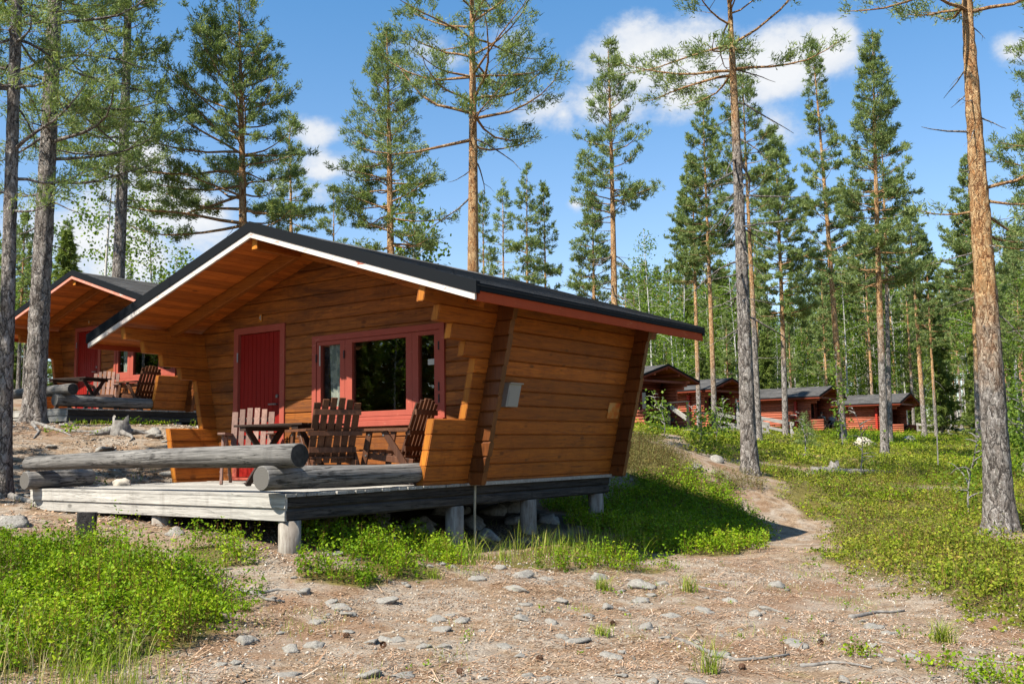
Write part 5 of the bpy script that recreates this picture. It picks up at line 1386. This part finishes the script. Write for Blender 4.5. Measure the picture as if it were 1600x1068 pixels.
# trees standing left of the picture: they shade the left edge and are what the windows mirror
for k, x, y, s in ((0, -10.4, 9.3, .8), (6, -14, 9, .9), (7, -12.5, 12.2, .9), (2, -17, 12, 1), (5, -19, 8, 1), (8, -22, 14, 1), (10, -16, 15.5, 1), (7, -18, 5, 1), (4, -24, 10, 1), (9, -27, 6, 1), (5, -30, 12, 1), (6, -28, 17, 1), (1, -21, 2, 1), (8, -33, 8, 1.1)):
    left_tree(k, x, y, s)
for i in range(26):
    left_tree(rw.choice([5, 6, 7, 8, 9, 10]), rw.uniform(-42, -27), rw.uniform(14, 27), rw.uniform(.5, .85))
for i in range(22):
    left_tree(rw.choice([5, 6, 7, 10, 9]), rw.uniform(-29, -17.5), rw.uniform(17, 23.5), rw.uniform(.35, .6))
for i in range(34):
    y = rw.uniform(3, 15); left_tree(rw.choice([6, 9, 9, 10, 10, 3]), rw.uniform(-36, -23), y, rw.uniform(.45, .8))
scatter(70, 1180, 1680, 85, 150, [6, 7, 10, 10], .4, .75, 1.2)
scatter(40, 960, 1300, 85, 140, [6, 7, 10], .4, .75, 1.2)

# ---- saplings, stumps, roots, sticks, boulders
def sapling(x, y, H, wid, label, leaf=.06, nl=26, nlimb=12, kind='sapling'):
    geo = birch_geo(int(abs(x * 131 + y * 17)), H, .012 + .004 * H, H * .15, wid, leaf, nl, nlimb)
    return tree_obj(kind, geo, (x, y, gz(x, y)), label, 'sapling', (M['dead'], M['birch_leaf']))
sapling(4.15, 27.6, 1.3, .6, 'leafy green sapling in front of the first far cabin', .08, 40)
sapling(5.0, 27.0, 1.1, .55, 'low leafy sapling left of the grey leaning trunk', .08, 40)
sapling(5.75, 28.3, 1.25, .6, 'leafy sapling under the second far cabin wall', .08, 40)
sapling(7.62, 26.3, 1.3, .35, 'thin wispy sapling before the third far cabin', .06, 14)
sapling(13.15, 40, 4.2, .42, 'slender young birch climbing beside the trunk between the last two far cabins', .12, 22, 16)
sapling(7.3, 16.2, 1.45, .5, 'small leafy sapling left of the big orange trunk', .05, 34)
sapling(10.6, 20.6, 2.3, .9, 'bushy green sapling at the right edge beyond the big trunk', .07, 90, 18)
sapling(11.4, 22.5, 2.6, .9, 'leafy birch sapling behind the bush at the right edge', .08, 90, 18)
sapling(7.9, 22.9, 1.6, .6, 'wispy twiggy sapling in the middle of the right slope', .06, 22)
geo = pine_geo(77, 1.3, .02, .25, .34, whorl=.2, tuft=(.10, .018), ntri=9, twsp=.09, dead=0)
tree_obj('pine_sapling', geo, (9.75, 33.2, gz(9.75, 33.2)), 'knee high pine sapling in the middle of the far slope', 'sapling', (M['bark'], M['needle']))
w = Wood(); w.tube(np.array([(0, 0, 0), (.02, 0, .9), (-.03, 0, 1.8), (.05, .02, 2.6)]), [.02, .016, .012, .004], 5, 0.0)
V, F, B = w.get(); tag(mesh_obj('dead_sapling', V, F, M['dead'], smooth=True), 'thin bare dead sapling on the right slope', 'dead sapling').location = (11.2, 26.5, gz(11.2, 26.5))

def stump(x, y, r, h, label, roots=4, rz=0):
    rng = np.random.default_rng(int(x * 100) & 1023); w = Wood()
    root = empty('tree_stump', (x, y, gz(x, y)), rz, label, 'stump')
    m = MB(); n = 16; R_ = []
    for z, q in ((-.1, 1.5), (.04, 1.25), (.14, 1.0), (h * .7, .9), (h, .82)):
        R_.append([(r * q * (1 + .18 * math.sin(3 * a + z * 6) + .1 * math.sin(5 * a + 1)) * math.cos(a), r * q * (1 + .18 * math.sin(3 * a + z * 6)) * math.sin(a), z + (.07 * math.sin(a * 2 + 1) if z == h else 0)) for a in [2 * PI * k / n for k in range(n)]])
    loft(m, R_); m.build('stump_body', M['dead'], root, True)
    for i in range(roots):
        a = 2 * PI * i / roots + rng.uniform(-.4, .4); L = rng.uniform(.5, 1.0) * r * 6
        pts = [(math.cos(a + .25 * math.sin(q * 3)) * (r + L * q), math.sin(a + .25 * math.sin(q * 3)) * (r + L * q)) for q in (0, .25, .5, .75, 1)]
        rt_ = MB(); rt_.tube([(px, py, (gz(x + px, y + py) - gz(x, y)) + .05 * (1 - q)) for (px, py), q in zip(pts, (0, .25, .5, .75, 1))], [r * .42, r * .3, r * .22, r * .14, r * .05], 7)
        rt_.build('root', M['dead'], root, True)
    return root
stump(-6.3, 16.0, .13, .24, 'grey weathered stump with spreading roots below the left cabin deck', 5)
stump(7.72, 24.2, .11, .2, 'small grey stump in the middle of the right slope', 3)
m = MB(); m.beam((0, 0, -.3), (.02, 0, .30), .17, .13, (0, 1, 0), .015); o = m.build('wooden_stake', M['sill_y']); o.location = (-4.05, 9.5, gz(-4.05, 9.5) ); o.rotation_euler = (0, 0, .3); tag(o, 'squat grey wooden post end standing in the bilberry before the deck', 'post')
def stick(pts, r0, r1, label, name='fallen_branch', cat='branch', mat='dead', group=None, lift=.5):
    m = MB(); n = len(pts); P = []
    for i, (x, y) in enumerate(pts): P.append((x, y, gz(x, y) + r0 * lift))
    Q = []
    for i in range(n - 1):
        for q in (0, .5): 
            a, b = P[i], P[i + 1]; x = a[0] + (b[0] - a[0]) * q + random.uniform(-.01, .01); y = a[1] + (b[1] - a[1]) * q + random.uniform(-.01, .01)
            Q.append((x, y, gz(x, y) + r0 * lift))
    Q.append(P[-1]); m.tube(Q, [r0 + (r1 - r0) * i / (len(Q) - 1) for i in range(len(Q))], 7, wob=.12)
    return tag(m.build(name, M[mat], None, True), label, cat, group)
stick([(2.80, 8.55), (2.97, 8.72), (3.15, 8.84), (3.38, 8.86)], .022, .009, 'bleached fallen branch along the edge of the lingonberry carpet')
stick([(-2.64, 8.66), (-2.55, 8.72), (-2.45, 8.78)], .013, .006, 'short white twig lying at the edge of the left bilberry')
stick([(-2.25, 8.25), (-2.08, 8.2), (-1.98, 8.05), (-1.82, 8.0)], .022, .008, 'bare forked root on the gravel right of the bilberry', 'tree_root', 'root')
stick([(-2.1, 8.22), (-1.95, 8.33), (-1.8, 8.3), (-1.72, 8.15)], .016, .006, 'curled bare root on the gravel below the deck corner', 'tree_root', 'root')
stick([(1.15, 7.5), (1.3, 7.05), (1.45, 6.8), (1.62, 6.84), (1.85, 6.95)], .017, .008, 'long pale surface root at the bottom of the clearing', 'tree_root', 'root')
stick([(1.85, 6.68), (2.05, 6.7), (2.25, 6.5)], .015, .006, 'short pale root in the lower right gravel', 'tree_root', 'root')
stick([(1.78, 9.85), (1.9, 9.7), (2.0, 9.55)], .014, .006, 'weathered stick on the path below the shaded bank', 'fallen_branch', 'branch')
stick([(3.0, 6.9), (3.25, 6.75), (3.5, 6.6)], .012, .005, 'thin grey root at the lower right edge', 'tree_root', 'root')
for a, b, l in (((-8.0, 16.6), (-6.9, 15.6), 'longer'), ((-7.9, 16.4), (-7.3, 15.2), 'shorter')):
    stick([a, ((a[0] + b[0]) / 2 + .1, (a[1] + b[1]) / 2), b], .035, .010, f'{l} surface root spreading from the foot of the grey barked pine', 'tree_root', 'root')
stick([(-7.6, 16.2), (-6.9, 16.05), (-6.45, 16.0)], .025, .02, 'pale root reaching the stump below the left cabin', 'tree_root', 'root')
stick([(-6.2, 12.3), (-5.8, 12.0), (-5.55, 11.75)], .05, .02, 'dark root at the left end of the deck', 'tree_root', 'root')
stick([(7.0, 23.7), (7.9, 23.3), (8.8, 23.4)], .09, .05, 'grey fallen log end in the right slope', 'fallen_branch', 'branch', lift=.8)
big = [(.06, 9.63, .19, .12, .08), (-.02, 9.05, .24, .10, .07), (1.18, 9.63, .24, .17, .10), (-.36, 9.31, .13, .09, .05), (-.55, 7.5, .16, .10, .05), (.04, 7.88, .16, .11, .05), (-1.07, 8.28, .17, .1, .05), (-.9, 7.14, .14, .09, .05), (-1.38, 7.94, .15, .1, .05), (-1.5, 7.6, .10, .08, .04),
       (-1.85, 6.92, .13, .09, .06), (-1.37, 6.12, .14, .08, .05), (-.08, 7.1, .1, .07, .04), (.4, 7.32, .2, .1, .05), (1.28, 8.39, .16, .11, .06), (2.6, 10.1, .18, .14, .1), (.81, 9.97, .14, .11, .09), (-.71, 6.2, .15, .08, .05), (.62, 6.93, .12, .08, .04), (2.2, 8.7, .2, .09, .05), (1.6, 8.66, .18, .1, .05), (-1.0, 7.02, .11, .07, .04), (.3, 9.71, .12, .1, .06), (-5.08, 10.2, .32, .2, .13), (-3.33, 9.91, .14, .12, .1)]
for (x, y, a, b, c) in big:
    stone(x, y, a * .88, b * .9, c * .85, 'grey stone set in the needle litter of the clearing', 'grey stones in the clearing', sink=.62)
rs = random.Random(5)
for i in range(130):
    x = rs.uniform(-2.0, 3.0); y = rs.uniform(5.6, 10.2); s = rs.choice((.025, .03, .04, .05, .06, .08))
    stone(x, y, s * rs.uniform(.8, 1.5), s, s * .55, 'small stone scattered on the clearing', 'small stones in the clearing', sink=.42)
for i in range(44):
    q = at(C1, R1, rs.uniform(-3.4, -.25), rs.uniform(-1.2, 2.9)); s = rs.uniform(.09, .21)
    stone(q.x, q.y, s * 1.2, s, s * .75, 'foundation boulder in the dark under the near cabin', 'boulders under the near cabin', sink=.3)
for i in range(24):
    x = rs.uniform(-8.5, -3.4); y = rs.uniform(12.4, 17.5); s = rs.uniform(.06, .22)
    stone(x, y, s * 1.3, s, s * .5, 'grey stone on the bare bank below the left cabin', 'stones on the left bank', sink=.3)
stone(15.1, 43, .55, .35, .35, 'white boulder in front of the last far cabin', None, ROCKP, sink=.15)
stone(20.9, 53, .6, .4, .3, 'pale boulder right of the last far cabin', None, ROCKP)
for x, y, lab in ((3.9, 19.2, 'grey stone beside the upper path'), (3.2, 17.9, 'stone at the bend of the path'), (6.6, 22.4, 'grey stone peeping from the carpet beyond the leaning trunk')):
    stone(x, y, .2, .14, .11, lab)
# pine cones
cm = MB()
for i in range(46):
    t = i / 45; a = i * 2.4; r = .017 * math.sin(PI * (.12 + .83 * t)) ; z = -.022 + .044 * t
    p = Vector((math.cos(a) * r, math.sin(a) * r, z)); q = Vector((math.cos(a) * (r + .007), math.sin(a) * (r + .007), z + .006))
    s = Vector((-math.sin(a), math.cos(a), 0)) * .0055
    cm.add([p - s, p + s, q + s * .6, q - s * .6, p + Vector((0, 0, -.004))], [[0, 1, 2, 3], [4, 0, 3], [4, 2, 1], [4, 3, 2]])
t = NT('cone_scales'); M['cone'] = t.bsdf((.10, .045, .022), .8)
c0 = cm.build('pine_cone', M['cone'])
for i, (x, y) in enumerate(((-.9, 6.9), (.15, 6.75), (1.45, 6.6), (-.35, 6.35), (.75, 7.9), (2.2, 7.4), (-1.2, 7.2))):
    o = c0 if i == 0 else c0.copy()
    if i: COL.objects.link(o)
    o.location = (x, y, gz(x, y) + .018); o.rotation_euler = (1.4, 0, i * 1.3); tag(o, 'brown pine cone lying on the gravel', 'pine cone', 'pine cones in the clearing')
# grass tufts that stand alone
for i, (x, y, h, n, lab) in enumerate(((3.1, 7.42, .2, 160, 'blue green grass tuft at the lower right of the clearing'), (1.22, 6.5, .3, 60, 'thin tall grass tuft at the bottom of the clearing'), (.62, 7.55, .1, 90, 'round green grass tuft in the middle of the gravel'), (-.75, 9.25, .12, 90, 'small grass tuft on the gravel below the deck'), (1.62, 9.5, .2, 120, 'grass tuft beside the stone below the shaded bank'), (.8, 9.4, .17, 110, 'grass tuft by a stone before the back posts'))):
    bl = blades('grass_tuft', np.zeros(n), np.zeros(n), h, M['grass'], None, None, w=.005, bend=.9, tuft=.035, z=0.0)
    bl.location = (x, y, gz(x, y) - .01); tag(bl, lab, 'grass tuft')
# ------------------------------------------------------------------ sky, sun, camera
world = bpy.data.worlds.new('World'); scene.world = world; world.use_nodes = True
nt = world.node_tree; nt.nodes.clear()
SUN = Vector((-.983, -.919, 1.61)).normalized()
sky = nt.nodes.new('ShaderNodeTexSky'); sky.sky_type = 'NISHITA'; sky.sun_disc = False
sky.sun_elevation = math.asin(SUN.z); sky.sun_rotation = math.atan2(SUN.x, SUN.y)
sky.air_density = 1.0; sky.dust_density = .6; sky.ozone_density = 1.2; sky.altitude = 100
def wn(t, **kw):
    n = nt.nodes.new(t)
    for k, v in kw.items(): setattr(n, k, v)
    return n
def wm(op, a, b=None, c=None):
    n = wn('ShaderNodeMath', operation=op)
    for s, v in zip(n.inputs, (a, b, c)):
        if v is None: continue
        if hasattr(v, 'is_linked'): nt.links.new(v, s)
        else: s.default_value = v
    return n.outputs[0]
tc = wn('ShaderNodeTexCoord'); D_ = tc.outputs['Generated']
def wnoise(scale, detail, rough, stretch=(1, 1, 1)):
    mp = wn('ShaderNodeMapping'); mp.inputs['Scale'].default_value = stretch; nt.links.new(D_, mp.inputs[0])
    n = wn('ShaderNodeTexNoise'); n.inputs['Scale'].default_value = scale; n.inputs['Detail'].default_value = detail; n.inputs['Roughness'].default_value = rough
    nt.links.new(mp.outputs[0], n.inputs['Vector']); return n.outputs['Fac']
def dot(v):
    n = wn('ShaderNodeVectorMath', operation='DOT_PRODUCT'); nt.links.new(D_, n.inputs[0]); n.inputs[1].default_value = v; return n.outputs['Value']
# cumulus banks: centre direction, angular half width and height, strength
CL = [((1000, 105), (.085, .052), 1.0), ((960, 150), (.07, .035), .8), ((1100, 90), (.06, .05), .9), ((1215, 100), (.075, .055), 1.0), ((1295, 75), (.042, .038), 1.0), ((1060, 145), (.05, .035), .85), ((1235, 190), (.05, .05), .55),
      ((860, 165), (.035, .02), .55), ((880, 180), (.02, .016), .5), ((495, 202), (.03, .016), .6), ((510, 266), (.05, .02), .62), ((480, 300), (.07, .02), .5), ((225, 240), (.05, .035), .85), ((170, 375), (.10, .06), 1.0), ((290, 330), (.10, .06), .85), ((60, 330), (.06, .05), .5),
      ((900, 318), (.014, .012), .9), ((1585, 78), (.028, .022), .85), ((800, 60), (.045, .03), .75), ((690, 90), (.05, .025), .65), ((340, 400), (.12, .04), .5), ((640, 120), (.03, .02), .4)]
mask = None
for (u, v), (a, b), w in CL:
    c = ray_pt(u, v, 100).normalized(); e1 = Vector((c.y, -c.x, 0)).normalized(); e2 = e1.cross(c)
    if e2.z < 0: e2 = -e2
    x = wm('MULTIPLY', dot(e1), 1 / a); y = wm('MULTIPLY', dot(e2), 1 / b); y = wm('SUBTRACT', y, 0.0)
    # centre is where the ray points along c, so subtract nothing: e1, e2 are orthogonal to c
    f = wm('SUBTRACT', 1.0, wm('SQRT', wm('ADD', wm('MULTIPLY', x, x), wm('MULTIPLY', y, y))))
    f = wm('MULTIPLY', wm('MULTIPLY', f, w), wm('GREATER_THAN', dot(c), 0))
    f = wm('MAXIMUM', f, -1.0)
    mask = f if mask is None else wm('MAXIMUM', mask, f)
n1 = wnoise(9, 7, .62, (1, 1, 1.5)); n2 = wnoise(30, 5, .6, (1, 1, 1.4)); n3 = wnoise(3, 4, .6, (1, 1, 3))
dens = wm('ADD', wm('ADD', wm('MULTIPLY', mask, 1.25), wm('MULTIPLY', wm('SUBTRACT', n1, .5), 2.6)), wm('MULTIPLY', wm('SUBTRACT', n2, .5), .9))
rp = wn('ShaderNodeMapRange', interpolation_type='SMOOTHSTEP'); nt.links.new(dens, rp.inputs[0]); rp.inputs[1].default_value = .02; rp.inputs[2].default_value = .85
cov = wm('MULTIPLY', rp.outputs[0], .93)
# clouds elsewhere in the sky (seen only in mirrors and from other standpoints)
oth = wn('ShaderNodeMapRange', interpolation_type='SMOOTHSTEP'); nt.links.new(n3, oth.inputs[0]); oth.inputs[1].default_value = .60; oth.inputs[2].default_value = .75
back = wn('ShaderNodeMapRange'); nt.links.new(dot((0, -1, 0)), back.inputs[0]); back.inputs[1].default_value = -.6; back.inputs[2].default_value = -.2
cov = wm('MAXIMUM', cov, wm('MULTIPLY', wm('MULTIPLY', oth.outputs[0], .4), back.outputs[0]))
cc = wn('ShaderNodeMix', data_type='RGBA'); nt.links.new(n2, cc.inputs[0]); CLOUD_A = (3.9, 4.3, 4.9, 1); CLOUD_B = (5.5, 5.55, 5.6, 1)
sh = wn('ShaderNodeMapRange'); nt.links.new(dens, sh.inputs[0]); sh.inputs[1].default_value = .2; sh.inputs[2].default_value = 1.1
nt.links.new(sh.outputs[0], cc.inputs[0]); cc.inputs[6].default_value = CLOUD_A; cc.inputs[7].default_value = CLOUD_B
# the clear sky, a touch deeper overhead
hs = wn('ShaderNodeHueSaturation'); hs.inputs['Saturation'].default_value = SKY_SAT; hs.inputs['Value'].default_value = SKY_VAL; nt.links.new(sky.outputs[0], hs.inputs['Color'])
mx = wn('ShaderNodeMix', data_type='RGBA'); nt.links.new(cov, mx.inputs[0]); tint = wn('ShaderNodeMix', data_type='RGBA', blend_type='MULTIPLY'); tint.inputs[0].default_value = 1.0; tf = wn('ShaderNodeMapRange'); nt.links.new(dot((0, 0, 1)), tf.inputs[0]); tf.inputs[1].default_value = .14; tf.inputs[2].default_value = .46; tm = wn('ShaderNodeMix', data_type='RGBA'); nt.links.new(tf.outputs[0], tm.inputs[0]); tm.inputs[6].default_value = (*SKY_LOW, 1); tm.inputs[7].default_value = (*SKY_TINT, 1); nt.links.new(tm.outputs[2], tint.inputs[7]); nt.links.new(hs.outputs[0], tint.inputs[6]); nt.links.new(tint.outputs[2], mx.inputs[6]); nt.links.new(cc.outputs[2], mx.inputs[7])
bg = wn('ShaderNodeBackground'); bg.inputs['Strength'].default_value = .07; nt.links.new(mx.outputs[2], bg.inputs['Color'])
wo = wn('ShaderNodeOutputWorld'); nt.links.new(bg.outputs[0], wo.inputs[0])

sd = bpy.data.lights.new('sun', 'SUN'); sd.energy = 4.8; sd.angle = math.radians(.53); sd.color = (1.0, .93, .81)
so = bpy.data.objects.new('sun', sd); COL.objects.link(so); so.rotation_euler = (-SUN).to_track_quat('-Z', 'Y').to_euler(); so.location = (-20, -20, 30)

cd = bpy.data.cameras.new('camera'); co = bpy.data.objects.new('camera', cd); COL.objects.link(co)
cd.lens = 35.0; cd.sensor_width = 36.0; cd.clip_start = .1; cd.clip_end = 3000
p, ro = .1056, -.0150
fw = Vector((0, math.cos(p), math.sin(p))); up = Vector((0, -math.sin(p), math.cos(p))); rt = Vector((1, 0, 0))
rt, up = rt * math.cos(ro) + up * math.sin(ro), up * math.cos(ro) - rt * math.sin(ro)
co.matrix_world = Matrix((( rt.x, up.x, -fw.x, 0), (rt.y, up.y, -fw.y, 0), (rt.z, up.z, -fw.z, 0), (0, 0, 0, 1)))
scene.camera = co
vs = scene.view_settings; vs.view_transform = 'Standard'; vs.look = 'None'; vs.exposure = EXPO; vs.gamma = 1.0; vs.use_curve_mapping = False
scene.cycles.max_bounces = 6; scene.cycles.diffuse_bounces = 4; scene.cycles.transparent_max_bounces = 12; scene.cycles.caustics_reflective = False; scene.cycles.caustics_refractive = False
